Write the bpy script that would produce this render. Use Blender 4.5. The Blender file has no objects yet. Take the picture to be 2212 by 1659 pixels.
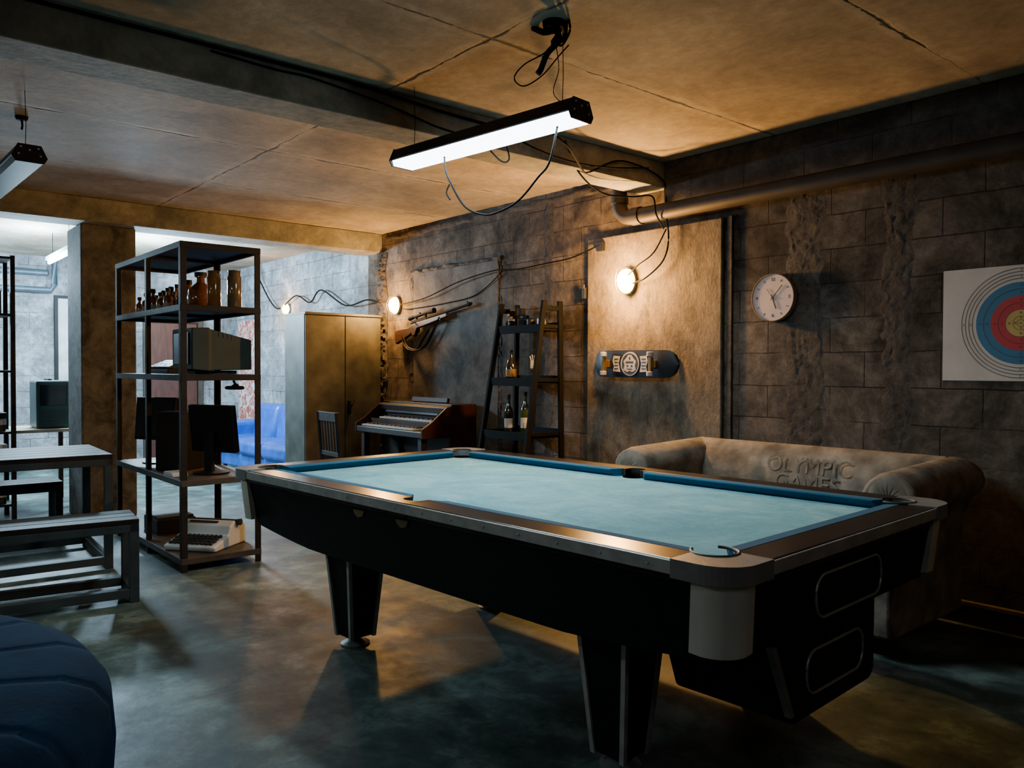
import bpy, bmesh, math, random
from mathutils import Vector, Matrix, noise
random.seed(7)
SC=bpy.context.scene
COL=SC.collection
D=4.55; H=2.794
pi=math.pi
# ------------------------------------------------------------------ materials
def _new(name):
    m=bpy.data.materials.new(name); m.use_nodes=True
    nt=m.node_tree; b=nt.nodes["Principled BSDF"]
    return m,nt,b
def M(name,c,rough=.6,metal=0.,var=.25,scale=6,bump=0.,bscale=60,em=None,es=0,trans=0,ior=1.45,coat=0,stretch=None,spec=None):
    m,nt,b=_new(name); N=nt.nodes; L=nt.links
    tc=N.new("ShaderNodeTexCoord"); mp=N.new("ShaderNodeMapping"); L.new(tc.outputs["Object"],mp.inputs[0])
    if stretch: mp.inputs["Scale"].default_value=stretch
    no=N.new("ShaderNodeTexNoise"); no.inputs["Scale"].default_value=scale; no.inputs["Detail"].default_value=6
    L.new(mp.outputs[0],no.inputs["Vector"])
    r=N.new("ShaderNodeValToRGB"); r.color_ramp.elements[0].position=.3; r.color_ramp.elements[1].position=.7
    r.color_ramp.elements[0].color=(c[0]*(1-var),c[1]*(1-var),c[2]*(1-var),1)
    r.color_ramp.elements[1].color=(min(1,c[0]*(1+var)),min(1,c[1]*(1+var)),min(1,c[2]*(1+var)),1)
    L.new(no.outputs["Fac"],r.inputs[0]); L.new(r.outputs[0],b.inputs["Base Color"])
    b.inputs["Roughness"].default_value=rough; b.inputs["Metallic"].default_value=metal
    if bump:
        n2=N.new("ShaderNodeTexNoise"); n2.inputs["Scale"].default_value=bscale; n2.inputs["Detail"].default_value=4
        L.new(mp.outputs[0],n2.inputs["Vector"])
        bp=N.new("ShaderNodeBump"); bp.inputs["Strength"].default_value=bump; bp.inputs["Distance"].default_value=.01
        L.new(n2.outputs["Fac"],bp.inputs["Height"]); L.new(bp.outputs[0],b.inputs["Normal"])
    if em: b.inputs["Emission Color"].default_value=(*em,1); b.inputs["Emission Strength"].default_value=es
    if trans: b.inputs["Transmission Weight"].default_value=trans; b.inputs["IOR"].default_value=ior
    if coat: b.inputs["Coat Weight"].default_value=coat
    if spec is not None: b.inputs["Specular IOR Level"].default_value=spec
    return m
def mathn(nt,op,a,b=None,clamp=False):
    n=nt.nodes.new("ShaderNodeMath"); n.operation=op; n.use_clamp=clamp
    for i,v in enumerate((a,b)):
        if v is None: continue
        if isinstance(v,(int,float)): n.inputs[i].default_value=v
        else: nt.links.new(v,n.inputs[i])
    return n.outputs[0]
def noisen(nt,vec,scale,detail=6,rough=.55,dist=0):
    n=nt.nodes.new("ShaderNodeTexNoise"); n.inputs["Scale"].default_value=scale; n.inputs["Detail"].default_value=detail
    n.inputs["Roughness"].default_value=rough; n.inputs["Distortion"].default_value=dist
    nt.links.new(vec,n.inputs["Vector"]); return n.outputs["Fac"]
def ramp(nt,fac,stops):
    r=nt.nodes.new("ShaderNodeValToRGB"); e=r.color_ramp.elements
    while len(e)<len(stops): e.new(.5)
    for el,(p,c) in zip(e,stops): el.position=p; el.color=(*c,1) if len(c)==3 else c
    nt.links.new(fac,r.inputs[0]); return r.outputs[0]
def mul(nt,a,b,mode="MULTIPLY",f=1.):
    n=nt.nodes.new("ShaderNodeMix"); n.data_type="RGBA"; n.blend_type=mode
    if isinstance(f,(int,float)): n.inputs[0].default_value=f
    else: nt.links.new(f,n.inputs[0])
    for k,v in ((6,a),(7,b)):
        if isinstance(v,tuple): n.inputs[k].default_value=(*v,1)
        else: nt.links.new(v,n.inputs[k])
    return n.outputs[2]
def g(v): return (v,v,v)
def wall_mat(name,c1,c2,mortar,dark=.22,bw=.42,bh=.205):
    m,nt,b=_new(name); N=nt.nodes; L=nt.links
    ge=N.new("ShaderNodeNewGeometry"); sp=N.new("ShaderNodeSeparateXYZ"); L.new(ge.outputs["Position"],sp.inputs[0])
    n1=noisen(nt,ge.outputs["Position"],6,5)
    off=mathn(nt,"MULTIPLY",mathn(nt,"SUBTRACT",n1,.5),.016)
    u=mathn(nt,"ADD",mathn(nt,"ADD",sp.outputs[0],sp.outputs[1]),off)
    v=mathn(nt,"ADD",sp.outputs[2],off)
    cb=N.new("ShaderNodeCombineXYZ"); L.new(u,cb.inputs[0]); L.new(v,cb.inputs[1])
    br=N.new("ShaderNodeTexBrick"); L.new(cb.outputs[0],br.inputs["Vector"])
    br.inputs["Scale"].default_value=1; br.inputs["Brick Width"].default_value=bw; br.inputs["Row Height"].default_value=bh
    br.inputs["Mortar Size"].default_value=.0045; br.inputs["Mortar Smooth"].default_value=.5; br.inputs["Bias"].default_value=0
    br.inputs["Color1"].default_value=(*c1,1); br.inputs["Color2"].default_value=(*c2,1); br.inputs["Mortar"].default_value=(*mortar,1)
    big=ramp(nt,noisen(nt,ge.outputs["Position"],1.7,11,.74,.4),[(.38,g(dark)),(.5,g(.5)),(.63,g(1.))])
    fine=ramp(nt,noisen(nt,ge.outputs["Position"],14,10,.80),[(.32,g(.45)),(.68,g(1.2))])
    pn=noisen(nt,ge.outputs["Position"],2.1,6,.65)
    patch=ramp(nt,pn,[(.48,g(0)),(.58,g(.8))])
    bc=mul(nt,br.outputs["Color"],tuple((a+b_)/2 for a,b_ in zip(c1,c2)),"MIX",patch)
    c=mul(nt,mul(nt,bc,big),fine)
    L.new(c,b.inputs["Base Color"]); b.inputs["Roughness"].default_value=.9; b.inputs["Specular IOR Level"].default_value=.2
    keep=ramp(nt,pn,[(.48,g(1)),(.58,g(.3))])
    inv=mathn(nt,"MULTIPLY",mathn(nt,"MULTIPLY",br.outputs["Fac"],keep),-.7)
    hgt=mathn(nt,"ADD",inv,mathn(nt,"MULTIPLY",noisen(nt,ge.outputs["Position"],46,9,.8),.75))
    bp=N.new("ShaderNodeBump"); bp.inputs["Strength"].default_value=.55; bp.inputs["Distance"].default_value=.005
    L.new(hgt,bp.inputs["Height"]); L.new(bp.outputs[0],b.inputs["Normal"])
    return m
def plaster_mat(name,c1,c2,stretch=(1,1,1),scale=2.,seams=False,rough=.85,bump=.5,bs=18,lo=.35,hi=.63):
    m,nt,b=_new(name); N=nt.nodes; L=nt.links
    ge=N.new("ShaderNodeNewGeometry"); mp=N.new("ShaderNodeMapping"); mp.inputs["Scale"].default_value=stretch
    L.new(ge.outputs["Position"],mp.inputs[0]); P=mp.outputs[0]
    base=ramp(nt,noisen(nt,P,scale,9,.68,.4),[(lo,c1),(hi,c2)])
    fine=ramp(nt,noisen(nt,P,bs,8,.75),[(.25,g(.62)),(.7,g(1.))])
    c=mul(nt,base,fine); h=noisen(nt,P,bs*1.3,7,.7)
    if seams:
        sp=N.new("ShaderNodeSeparateXYZ"); L.new(ge.outputs["Position"],sp.inputs[0])
        w=mathn(nt,"MULTIPLY",mathn(nt,"SUBTRACT",noisen(nt,ge.outputs["Position"],5,6),.5),.05)
        dx=mathn(nt,"PINGPONG",mathn(nt,"ADD",mathn(nt,"ADD",sp.outputs[0],1.6+12),w),.6)
        dy=mathn(nt,"PINGPONG",mathn(nt,"ADD",mathn(nt,"ADD",sp.outputs[1],-2.23+24),w),1.2)
        d=mathn(nt,"MINIMUM",dx,dy)
        wid=mathn(nt,"MULTIPLY",mathn(nt,"SUBTRACT",noisen(nt,ge.outputs["Position"],2.6,6,.7),.42),.11)
        ln=mathn(nt,"DIVIDE",d,mathn(nt,"MAXIMUM",wid,.0022),clamp=True)
        c=mul(nt,c,ramp(nt,ln,[(.3,g(.34)),(1,g(1.))]))
        pt=mathn(nt,"MULTIPLY",mathn(nt,"ADD",d,mathn(nt,"MULTIPLY",w,1.2)),8.,clamp=True)
        c=mul(nt,c,ramp(nt,pt,[(.30,g(1.)),(.5,g(.82))]))
        st=ramp(nt,noisen(nt,ge.outputs["Position"],.9,6,.6,.5),[(.38,g(.76)),(.55,g(1.))])
        c=mul(nt,c,st)
        h=mathn(nt,"ADD",mathn(nt,"MULTIPLY",ln,1.4),mathn(nt,"MULTIPLY",h,.4))
    L.new(c,b.inputs["Base Color"]); b.inputs["Roughness"].default_value=rough; b.inputs["Specular IOR Level"].default_value=.25
    bp=N.new("ShaderNodeBump"); bp.inputs["Strength"].default_value=bump; bp.inputs["Distance"].default_value=.010
    L.new(h,bp.inputs["Height"]); L.new(bp.outputs[0],b.inputs["Normal"])
    return m
def floor_mat():
    m,nt,b=_new("polished_concrete"); N=nt.nodes; L=nt.links
    ge=N.new("ShaderNodeNewGeometry"); P=ge.outputs["Position"]
    a=ramp(nt,noisen(nt,P,3.2,12,.74,.25),[(.36,(.022,.042,.040)),(.5,(.055,.088,.082)),(.64,(.155,.225,.21))])
    f=ramp(nt,noisen(nt,P,.9,6,.65,.2),[(.38,g(.50)),(.62,g(1.12))])
    sp_=ramp(nt,noisen(nt,P,60,4,.7),[(.62,g(1.)),(.72,g(1.6))])
    L.new(mul(nt,mul(nt,a,f),sp_),b.inputs["Base Color"])
    r=ramp(nt,noisen(nt,P,4.5,9,.72),[(.3,g(.36)),(.7,g(.64))]); L.new(r,b.inputs["Roughness"])
    b.inputs["Specular IOR Level"].default_value=.40
    bp=N.new("ShaderNodeBump"); bp.inputs["Strength"].default_value=.2; bp.inputs["Distance"].default_value=.008
    L.new(noisen(nt,P,9,9,.7),bp.inputs["Height"]); L.new(bp.outputs[0],b.inputs["Normal"])
    return m
def felt_mat():
    m,nt,b=_new("light_blue_felt"); L=nt.links; N=nt.nodes
    tc=N.new("ShaderNodeTexCoord"); P=tc.outputs["Object"]
    c=ramp(nt,noisen(nt,P,3.0,10,.74,.6),[(.34,(.085,.285,.355)),(.52,(.14,.37,.44)),(.66,(.22,.455,.51))])
    f=ramp(nt,noisen(nt,P,40,5,.7),[(.3,g(.88)),(.7,g(1.06))])
    L.new(mul(nt,c,f),b.inputs["Base Color"]); b.inputs["Roughness"].default_value=.95; b.inputs["Specular IOR Level"].default_value=.2; return m
mWall=wall_mat("soot_stained_block",(.165,.135,.105),(.105,.088,.07),(.028,.024,.02),dark=.12)
mWallTop=wall_mat("dark_concrete_band",(.095,.082,.066),(.075,.065,.053),(.04,.035,.03),dark=.3)
mWallFar=wall_mat("painted_block",(.42,.46,.49),(.33,.36,.39),(.14,.15,.16),dark=.36)
mCeil=plaster_mat("stained_ceiling_concrete",(.30,.255,.19),(.56,.485,.37),scale=1.3,seams=True,bump=.5)
mBeam=plaster_mat("beam_concrete",(.13,.135,.118),(.34,.335,.28),scale=2.4)
mColumn=plaster_mat("column_concrete",(.040,.042,.042),(.17,.165,.155),scale=5.)
mBoard=plaster_mat("brushed_plaster",(.050,.041,.030),(.185,.15,.105),stretch=(1.6,2,.9),scale=5.5,bump=.9,bs=26,lo=.34,hi=.70)
mBoard2=plaster_mat("grey_plaster",(.035,.033,.03),(.11,.102,.09),scale=4.,bump=.5)
mMortar=plaster_mat("rough_mortar",(.022,.019,.016),(.075,.064,.052),scale=9,bump=.8,bs=50)
mFloor=floor_mat()
mBlack=M("black_laminate",(.0022,.0022,.0028),.5,bump=.02,spec=.25)
mBlackMetal=M("black_metal",(.006,.006,.006),.55,.1,spec=.25)
mLadder=M("matt_black_wood",(.0030,.0030,.0030),.8,spec=.08)
mRust=M("weathered_dark_steel",(.013,.011,.009),.65,.1,var=.5,bump=.2,spec=.22)
mShelfBoard=M("dark_particle_board",(.038,.031,.023),.6,var=.4)
mWoodRail=M("dark_walnut_laminate",(.012,.008,.006),.24,var=.4,scale=3,stretch=(1,8,8),spec=.42)
mChrome=M("brushed_aluminium",(.34,.36,.37),.42,.35,var=.25,scale=14)
mCast=M("cast_aluminium",(.17,.18,.185),.42,.3,var=.25,bump=.1)
mPanelWhite=M("off_white_plastic",(.42,.435,.40),.5,var=.12)
mCloth=felt_mat()
mCushion=M("blue_cushion_felt",(.009,.088,.165),.95,var=.1,bump=.15,bscale=400,spec=.2)
mSofa=M("worn_beige_upholstery",(.15,.135,.108),.85,var=.55,scale=8,bump=.4,bscale=22,spec=.2)
mSofaPrint=M("faded_light_print",(.170,.155,.125),.85,var=.55,scale=12,spec=.2)
mBlue=M("navy_velvet",(.0016,.014,.038),.9,var=.25,bump=.15,bscale=60,spec=.03)
mBlueLeather=M("blue_leather",(.006,.075,.36),.3,var=.25,bump=.8,bscale=9)
mCab=M("patinated_metal",(.036,.035,.025),.55,.15,var=.7,scale=4.5,bump=.1)
mOrgan=M("dark_organ_wood",(.011,.006,.005),.5,var=.4,stretch=(1,6,6),spec=.25)
mOrganRed=M("reddish_organ_panel",(.020,.005,.0035),.5,var=.3,spec=.15)
mIvory=M("ivory_keys",(.30,.29,.26),.4,var=.05)
mWood=M("rifle_walnut",(.024,.0085,.0045),.55,var=.4,stretch=(1,8,8),spec=.2)
mStrap=M("leather_strap",(.010,.007,.005),.7,spec=.15)
mFrame=M("grey_painted_steel",(.028,.036,.039),.6,.1,var=.3,spec=.22)
mPlank=M("stained_plank",(.013,.0095,.008),.6,var=.4,stretch=(8,1,8),bump=.1,spec=.14)
mAmber=M("amber_glass",(.17,.065,.008),.12,var=.1,coat=.5)
mClearAmber=M("clear_liquor_glass",(.10,.065,.03),.1,var=.2,coat=.5)
mPaper=M("white_label",(.42,.38,.32),.8,var=.08)
mBeige=M("aged_computer_plastic",(.019,.030,.025),.6,var=.2,spec=.25)
mScreen=M("dark_screen_glass",(.008,.010,.011),.15,spec=.4)
mDarkPlastic=M("dark_grey_plastic",(.004,.0045,.0055),.5,spec=.25)
mTypeGrey=M("pale_grey_plastic",(.46,.48,.48),.5,var=.08)
mKeyDark=M("charcoal_keys",(.02,.02,.02),.5)
mGold=M("brass",(.26,.16,.06),.35,.8)
mGreenGlass=M("green_bottle_glass",(.020,.036,.010),.1,coat=.5)
mDarkGlass=M("dark_bottle_glass",(.008,.008,.007),.1,coat=.5)
mClear=M("clear_glass",(.9,.95,.95),.05,trans=1,var=.02)
mClockFace=M("pale_clock_face",(.42,.32,.28),.6,var=.10)
mClockRim=M("light_wood_rim",(.24,.19,.14),.5,var=.2)
mInk=M("black_ink",(.01,.01,.01),.6)
mTgtPaper=M("target_paper",(.42,.375,.335),.8,var=.09)
mTgtBlue=M("target_blue",(.018,.11,.20),.75,var=.1)
mTgtRed=M("target_red",(.32,.02,.026),.75,var=.1)
mTgtGold=M("target_gold",(.38,.26,.07),.75,var=.1)
mEmb=M("worn_white_print",(.30,.285,.26),.6,var=.4,scale=30)
mPipe=M("dark_drain_pipe",(.024,.019,.014),.6,0,var=.4,spec=.25)
mBluePipe=M("blue_grey_pipe",(.04,.07,.09),.4)
mRubber=M("black_cable_rubber",(.003,.0035,.0035),.9,spec=.08)
mTealCase=M("teal_metal_case",(.012,.045,.045),.4,.2)
mDoorBrown=M("brown_door",(.055,.018,.012),.5,var=.35,stretch=(6,6,1))
mDeskTop=M("pale_desk_top",(.34,.27,.18),.5)
mYellow=M("yellowed_edge",(.12,.09,.045),.8,var=.4,spec=.2)
mDirty=M("dark_plinth",(.012,.011,.010),.8)
mTube=M("lit_tube_diffuser",(.9,.95,1),.4,em=(.80,.93,1.0),es=11)
mTubeOff=M("unlit_diffuser",(.045,.062,.068),.5,var=.1,spec=.2)
mBulb=M("lit_warm_glass",(1,.5,.15),.3,em=(1.,.52,.07),es=60)
mFarTube=M("lit_cool_tube",(.9,.95,1),.4,em=(.65,.85,1.0),es=30)
mRim=M("dull_chrome_rim",(.30,.34,.34),.4,.5)
def art_mat():
    m,nt,b=_new("red_figure_artwork"); N=nt.nodes; L=nt.links
    tc=N.new("ShaderNodeTexCoord"); mp=N.new("ShaderNodeMapping"); mp.inputs["Scale"].default_value=(3.2,1,2.2); L.new(tc.outputs["Object"],mp.inputs[0])
    c=ramp(nt,noisen(nt,mp.outputs[0],2.3,5,.6,2.),[(.46,(.5,.52,.5)),(.50,(.45,.10,.07)),(.57,(.25,.03,.02)),(.61,(.5,.5,.48))])
    L.new(c,b.inputs["Base Color"]); return m
mArt=art_mat()
# ------------------------------------------------------------------ geometry helpers
def bm_(): return bmesh.new()
def _xf(bm,vs,mat): 
    for v in vs: v.co=mat@v.co
def box(bm,c,s,rot=None,taper=1.):
    x,y,z=[k/2 for k in s]; vs=[]
    for dz in (-z,z):
        t=taper if dz>0 else 1.
        for dx,dy in ((-x,-y),(x,-y),(x,y),(-x,y)): vs.append(bm.verts.new((dx*t,dy*t,dz)))
    for f in ((3,2,1,0),(4,5,6,7),(0,1,5,4),(1,2,6,5),(2,3,7,6),(3,0,4,7)): bm.faces.new([vs[i] for i in f])
    m=Matrix.Translation(c)
    if rot is not None: m=m@rot
    _xf(bm,vs,m); return vs
def b3(bm,x0,x1,y0,y1,z0,z1): return box(bm,((x0+x1)/2,(y0+y1)/2,(z0+z1)/2),(abs(x1-x0),abs(y1-y0),abs(z1-z0)))
def R(ax,deg): return Matrix.Rotation(math.radians(deg),4,ax)
def cyl(bm,p0,p1,r0,r1=None,seg=20,caps=True):
    p0=Vector(p0);p1=Vector(p1); r1=r0 if r1 is None else r1
    d=(p1-p0).normalized(); q=d.to_track_quat('Z','Y').to_matrix()
    a=[];b=[]
    for i in range(seg):
        t=2*pi*i/seg; o=q@Vector((math.cos(t),math.sin(t),0))
        a.append(bm.verts.new(p0+o*r0)); b.append(bm.verts.new(p1+o*r1))
    for i in range(seg):
        j=(i+1)%seg; bm.faces.new((a[i],a[j],b[j],b[i]))
    if caps: bm.faces.new(a[::-1]); bm.faces.new(b)
def lathe(bm,prof,c=(0,0,0),seg=24,mat=None):
    rings=[];allv=[]
    for r,z in prof:
        if r<1e-5: ring=[bm.verts.new((0,0,z))]
        else: ring=[bm.verts.new((r*math.cos(2*pi*i/seg),r*math.sin(2*pi*i/seg),z)) for i in range(seg)]
        rings.append(ring); allv+=ring
    for A,B in zip(rings,rings[1:]):
        for i in range(seg):
            j=(i+1)%seg
            if len(A)==1 and len(B)==1: continue
            if len(A)==1: bm.faces.new((B[i],B[j],A[0]))
            elif len(B)==1: bm.faces.new((A[i],A[j],B[0]))
            else: bm.faces.new((A[i],A[j],B[j],B[i]))
    m=Matrix.Translation(c)
    if mat is not None: m=m@mat
    _xf(bm,allv,m)
def cat(pts,n=8):
    P=[Vector(p) for p in pts]
    if len(P)<3: return P
    P=[2*P[0]-P[1]]+P+[2*P[-1]-P[-2]]; out=[]
    for i in range(1,len(P)-2):
        for k in range(n):
            t=k/n; a,b,c,d=P[i-1:i+3]
            out.append(.5*((2*b)+(c-a)*t+(2*a-5*b+4*c-d)*t*t+(3*b-a-3*c+d)*t**3))
    out.append(P[-2]); return out
def tube(bm,pts,r,seg=8,smooth=True,closed=False,n=8,flat=1.):
    P=cat(pts,n) if smooth else [Vector(p) for p in pts]
    rings=[]; up=Vector((0,0,1))
    N=len(P)
    for i,p in enumerate(P):
        if closed: d=(P[(i+1)%N]-P[i-1])
        else: d=(P[min(i+1,N-1)]-P[max(i-1,0)])
        d.normalize()
        s=d.cross(up)
        if s.length<.05: s=d.cross(Vector((1,0,0)))
        s.normalize(); t=s.cross(d)
        rings.append([bm.verts.new(p+s*r*flat*math.cos(2*pi*k/seg)+t*r*math.sin(2*pi*k/seg)) for k in range(seg)])
    rng=range(N) if closed else range(N-1)
    for i in rng:
        A=rings[i];B=rings[(i+1)%N]
        for k in range(seg):
            j=(k+1)%seg; bm.faces.new((A[k],A[j],B[j],B[k]))
    if not closed: bm.faces.new(rings[0][::-1]); bm.faces.new(rings[-1])
def prism(bm,pts,a0,a1,plane='xy',mat=None):
    def mk(p,a):
        if plane=='xy': return (p[0],p[1],a)
        if plane=='xz': return (p[0],a,p[1])
        return (a,p[0],p[1])
    A=[bm.verts.new(mk(p,a0)) for p in pts]; B=[bm.verts.new(mk(p,a1)) for p in pts]
    n=len(pts)
    bm.faces.new(A[::-1]); bm.faces.new(B)
    for i in range(n):
        j=(i+1)%n; bm.faces.new((A[i],A[j],B[j],B[i]))
    if mat is not None: _xf(bm,A+B,mat)
def arc(cx,cy,r,a0,a1,n=8): return [(cx+r*math.cos(math.radians(a0+(a1-a0)*i/n)),cy+r*math.sin(math.radians(a0+(a1-a0)*i/n))) for i in range(n+1)]
def rrect(x0,x1,y0,y1,r,n=6): return arc(x1-r,y1-r,r,0,90,n)+arc(x0+r,y1-r,r,90,180,n)+arc(x0+r,y0+r,r,180,270,n)+arc(x1-r,y0+r,r,270,360,n)
def fin(name,bm,mat,parent=None,bevel=0,smooth=False,label=None,loc=None,rz=0,seg=2,angle=40):
    bmesh.ops.recalc_face_normals(bm,faces=bm.faces)
    me=bpy.data.meshes.new(name); bm.to_mesh(me); bm.free()
    ob=bpy.data.objects.new(name,me); COL.objects.link(ob)
    me.materials.append(mat)
    if parent: ob.parent=parent
    if loc is not None: ob.location=loc
    if rz: ob.rotation_euler[2]=rz
    if bevel:
        b=ob.modifiers.new("bevel","BEVEL"); b.width=bevel; b.segments=seg; b.limit_method='ANGLE'; b.angle_limit=math.radians(40)
    if smooth:
        me.polygons.foreach_set("use_smooth",[True]*len(me.polygons))
        try: me.set_sharp_from_angle(angle=math.radians(angle))
        except Exception: pass
    if label: ob["label"]=label
    return ob
def top(ob,label,cat_,group=None):
    ob["label"]=label; ob["category"]=cat_
    if group: ob["group"]=group
    return ob
def thing(name,label,cat_,loc=(0,0,0),rz=0,group=None,rot=None):
    e=bpy.data.objects.new(name,None); COL.objects.link(e); e.empty_display_size=.1
    e.location=loc; e.rotation_euler=(0,0,rz) if rot is None else rot
    return top(e,label,cat_,group)
def struct(name,bm,mat,bevel=0,smooth=False):
    o=fin(name,bm,mat,bevel=bevel,smooth=smooth); o["kind"]="structure"; return o
def cut(ob,cutbm):
    me=bpy.data.meshes.new("cutter"); bmesh.ops.recalc_face_normals(cutbm,faces=cutbm.faces); cutbm.to_mesh(me); cutbm.free()
    c=bpy.data.objects.new("cutter",me); COL.objects.link(c)
    c.parent=ob.parent
    md=ob.modifiers.new("cut","BOOLEAN"); md.object=c; md.operation='DIFFERENCE'; md.solver='EXACT'
    bpy.context.view_layer.update()
    dg=bpy.context.evaluated_depsgraph_get()
    nm=bpy.data.meshes.new_from_object(ob.evaluated_get(dg))
    ob.modifiers.clear(); ob.data=nm; bpy.data.objects.remove(c)
def text(name,s,size,mat,parent,matrix,ext=.001,label=None):
    cu=bpy.data.curves.new("t","FONT"); cu.body=s; cu.size=size; cu.align_x='CENTER'; cu.align_y='CENTER'; cu.extrude=ext
    o=bpy.data.objects.new("t",cu); COL.objects.link(o); bpy.context.view_layer.update()
    dg=bpy.context.evaluated_depsgraph_get(); me=bpy.data.meshes.new_from_object(o.evaluated_get(dg)); bpy.data.objects.remove(o)
    me.name=name; me.materials.clear(); me.materials.append(mat)
    ob=bpy.data.objects.new(name,me); COL.objects.link(ob); ob.parent=parent; ob.matrix_local=matrix
    if label: ob["label"]=label
    return ob
def clone(src,loc,rz=0):
    c=src.copy(); COL.objects.link(c); c.location=loc; c.rotation_euler[2]=rz
    def rec(s,p):
        for ch in s.children:
            k=ch.copy(); k.parent=p; COL.objects.link(k); rec(ch,k)
    rec(src,c); return c
# ------------------------------------------------------------------ room shell
b=bm_(); b3(b,-12.2,2.7,-3.2,D+.2,-.1,0); struct("floor",b,mFloor)
b=bm_(); b3(b,-12.2,2.7,-3.2,D+.2,H,H+.1); struct("ceiling",b,mCeil)
b=bm_(); b3(b,-7.9,2.7,D,D+.12,0,H); struct("wall_right",b,mWall)
b=bm_(); b3(b,-12.2,-7.9,D,D+.12,0,H); struct("wall_side",b,mWallFar)
b=bm_(); b3(b,-12.12,-12.,-3.2,D,0,H); struct("wall_back",b,mWallFar)
b=bm_(); b3(b,-12.,2.6,-3.12,-3.,0,H); struct("wall_left",b,mWall)
b=bm_(); b3(b,2.5,2.62,-3.,D,0,H); struct("wall_front",b,mWall)
b=bm_(); b3(b,-3.94,-3.67,-3.,D,2.615,H); struct("trim_1",b,mBeam,bevel=.008)
b=bm_(); b3(b,-7.95,-7.6,-3.,D,2.59,H); struct("trim_2",b,mBeam,bevel=.008)
b=bm_(); b3(b,-8.28,-7.75,1.63,2.08,0,2.59); struct("trim_3",b,mColumn,bevel=.012)
b=bm_(); b3(b,-3.67,2.5,D-.07,D,2.50,H); struct("trim_4",b,mWallTop,bevel=.01)
b=bm_(); b3(b,-4.0,2.5,D-.03,D,0,.10); struct("baseboard_right",b,mDirty)
b=bm_(); b3(b,-4.0,2.5,D-.034,D,.10,.118); struct("trim_5",b,mYellow)
def rough_strip(name,xa,xb,z0,z1,yb,dep,seed,mat=mMortar,n=9):
    b=bm_(); nz=int((z1-z0)/.018); g_=[]
    for k in range(nz+1):
        z=z0+(z1-z0)*k/nz; row=[]
        for i in range(n+1):
            t=i/n; w=min(1,2.2*math.sin(pi*t))
            x=xa+(xb-xa)*t+ .04*noise.noise(Vector((seed,z*3,t)))+.03*noise.noise(Vector((seed+4,z*14,t*3)))
            h=dep*w*(.35+.55*noise.noise(Vector((x*26,z*26,seed)))+.8*noise.noise(Vector((x*80,z*80,seed))))
            row.append(b.verts.new((x,yb-max(h,-.004),z)))
        g_.append(row)
    for k in range(nz):
        for i in range(n): b.faces.new((g_[k][i],g_[k][i+1],g_[k+1][i+1],g_[k+1][i]))
    return struct(name,b,mat,smooth=True)
rough_strip("trim_6",-7.66,-7.50,0,2.59,D-.01,.045,1.3)
rough_strip("trim_7",-4.98,-4.88,0,2.75,D,.008,2.1)
rough_strip("trim_8",-2.74,-2.50,0,2.5,D,.006,3.7,n=20)
rough_strip("trim_9",-2.14,-1.98,0,2.5,D,.005,5.2,n=14)
rough_strip("trim_10",-5.60,-5.55,0,2.31,D,.015,6.2)
rough_strip("trim_11",-7.06,-6.97,1.2,2.33,D,.012,7.9)
def rough_h(name,x0,x1,za,zb,dep,seed):
    b=bm_(); nx=int((x1-x0)/.03); g_=[]; n=5
    for k in range(nx+1):
        x=x0+(x1-x0)*k/nx; row=[]
        for i in range(n+1):
            t=i/n; w=math.sin(pi*t)**.6; z=za+(zb-za)*t+.02*noise.noise(Vector((x*4,seed,t)))
            h=dep*w*(.6+1.2*noise.noise(Vector((x*18,z*22,seed))))
            row.append(b.verts.new((x,D-max(h,-.004),z)))
        g_.append(row)
    for k in range(nx):
        for i in range(n): b.faces.new((g_[k][i],g_[k][i+1],g_[k+1][i+1],g_[k+1][i]))
    return struct(name,b,mMortar,smooth=True)
rough_h("trim_12",-7.0,-5.55,2.30,2.35,.03,8.8)
rough_h("trim_13",-7.5,-3.9,2.70,2.76,.02,9.1)
b=bm_(); b3(b,-6.97,-5.59,D-.012,D,0,2.31); struct("door_1",b,mBoard2,bevel=.006)
b=bm_(); b3(b,-4.45,-3.2,D-.035,D,0,2.345); struct("door_2",b,mBoard,bevel=.008)
b=bm_(); b3(b,-3.17,-3.13,D-.022,D,0,2.35); struct("trim_14",b,mMortar,bevel=.004)
b=bm_(); b3(b,-12.,-11.95,3.37,4.04,0,1.98); struct("door_3",b,mDoorBrown,bevel=.01)
b=bm_(); b3(b,-12.,-11.93,3.30,3.36,0,2.04); b3(b,-12.,-11.93,4.05,4.11,0,2.04); b3(b,-12.,-11.93,3.36,4.05,1.99,2.04); struct("trim_15",b,mShelfBoard)
# ------------------------------------------------------------------ pipe along the wall
b=bm_(); zc=2.43; yc=D-.15; ex=-3.90; er=.11
pp=[(2.4,yc,zc)]+[(ex-er*math.sin(math.radians(a)),yc,zc+er-er*math.cos(math.radians(a))) for a in range(0,91,10)]+[(ex-er,yc,H)]
tube(b,pp,.055,18,smooth=False)
for xx in (-3.86,-1.2): cyl(b,(xx-.02,yc,zc),(xx+.06,yc,zc),.063,seg=18)
cyl(b,(ex-er,yc,zc+er),(ex-er,yc,zc+er+.05),.063,seg=18)
top(fin("drain_pipe",b,mPipe,smooth=True),"dark round drain pipe with elbow running below the ceiling","pipe")
b=bm_()
tube(b,[(-11.85,-1,2.56),(-11.85,2.1,2.56)],.04,10,smooth=False); tube(b,[(-11.85,-1,2.34),(-11.85,2.14,2.34),(-11.85,2.18,2.42),(-11.85,2.18,2.78)],.04,10,smooth=False)
top(fin("drain_pipe",b,mBluePipe,smooth=True),"blue-grey pipes fixed high on the far wall","pipe")
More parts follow.
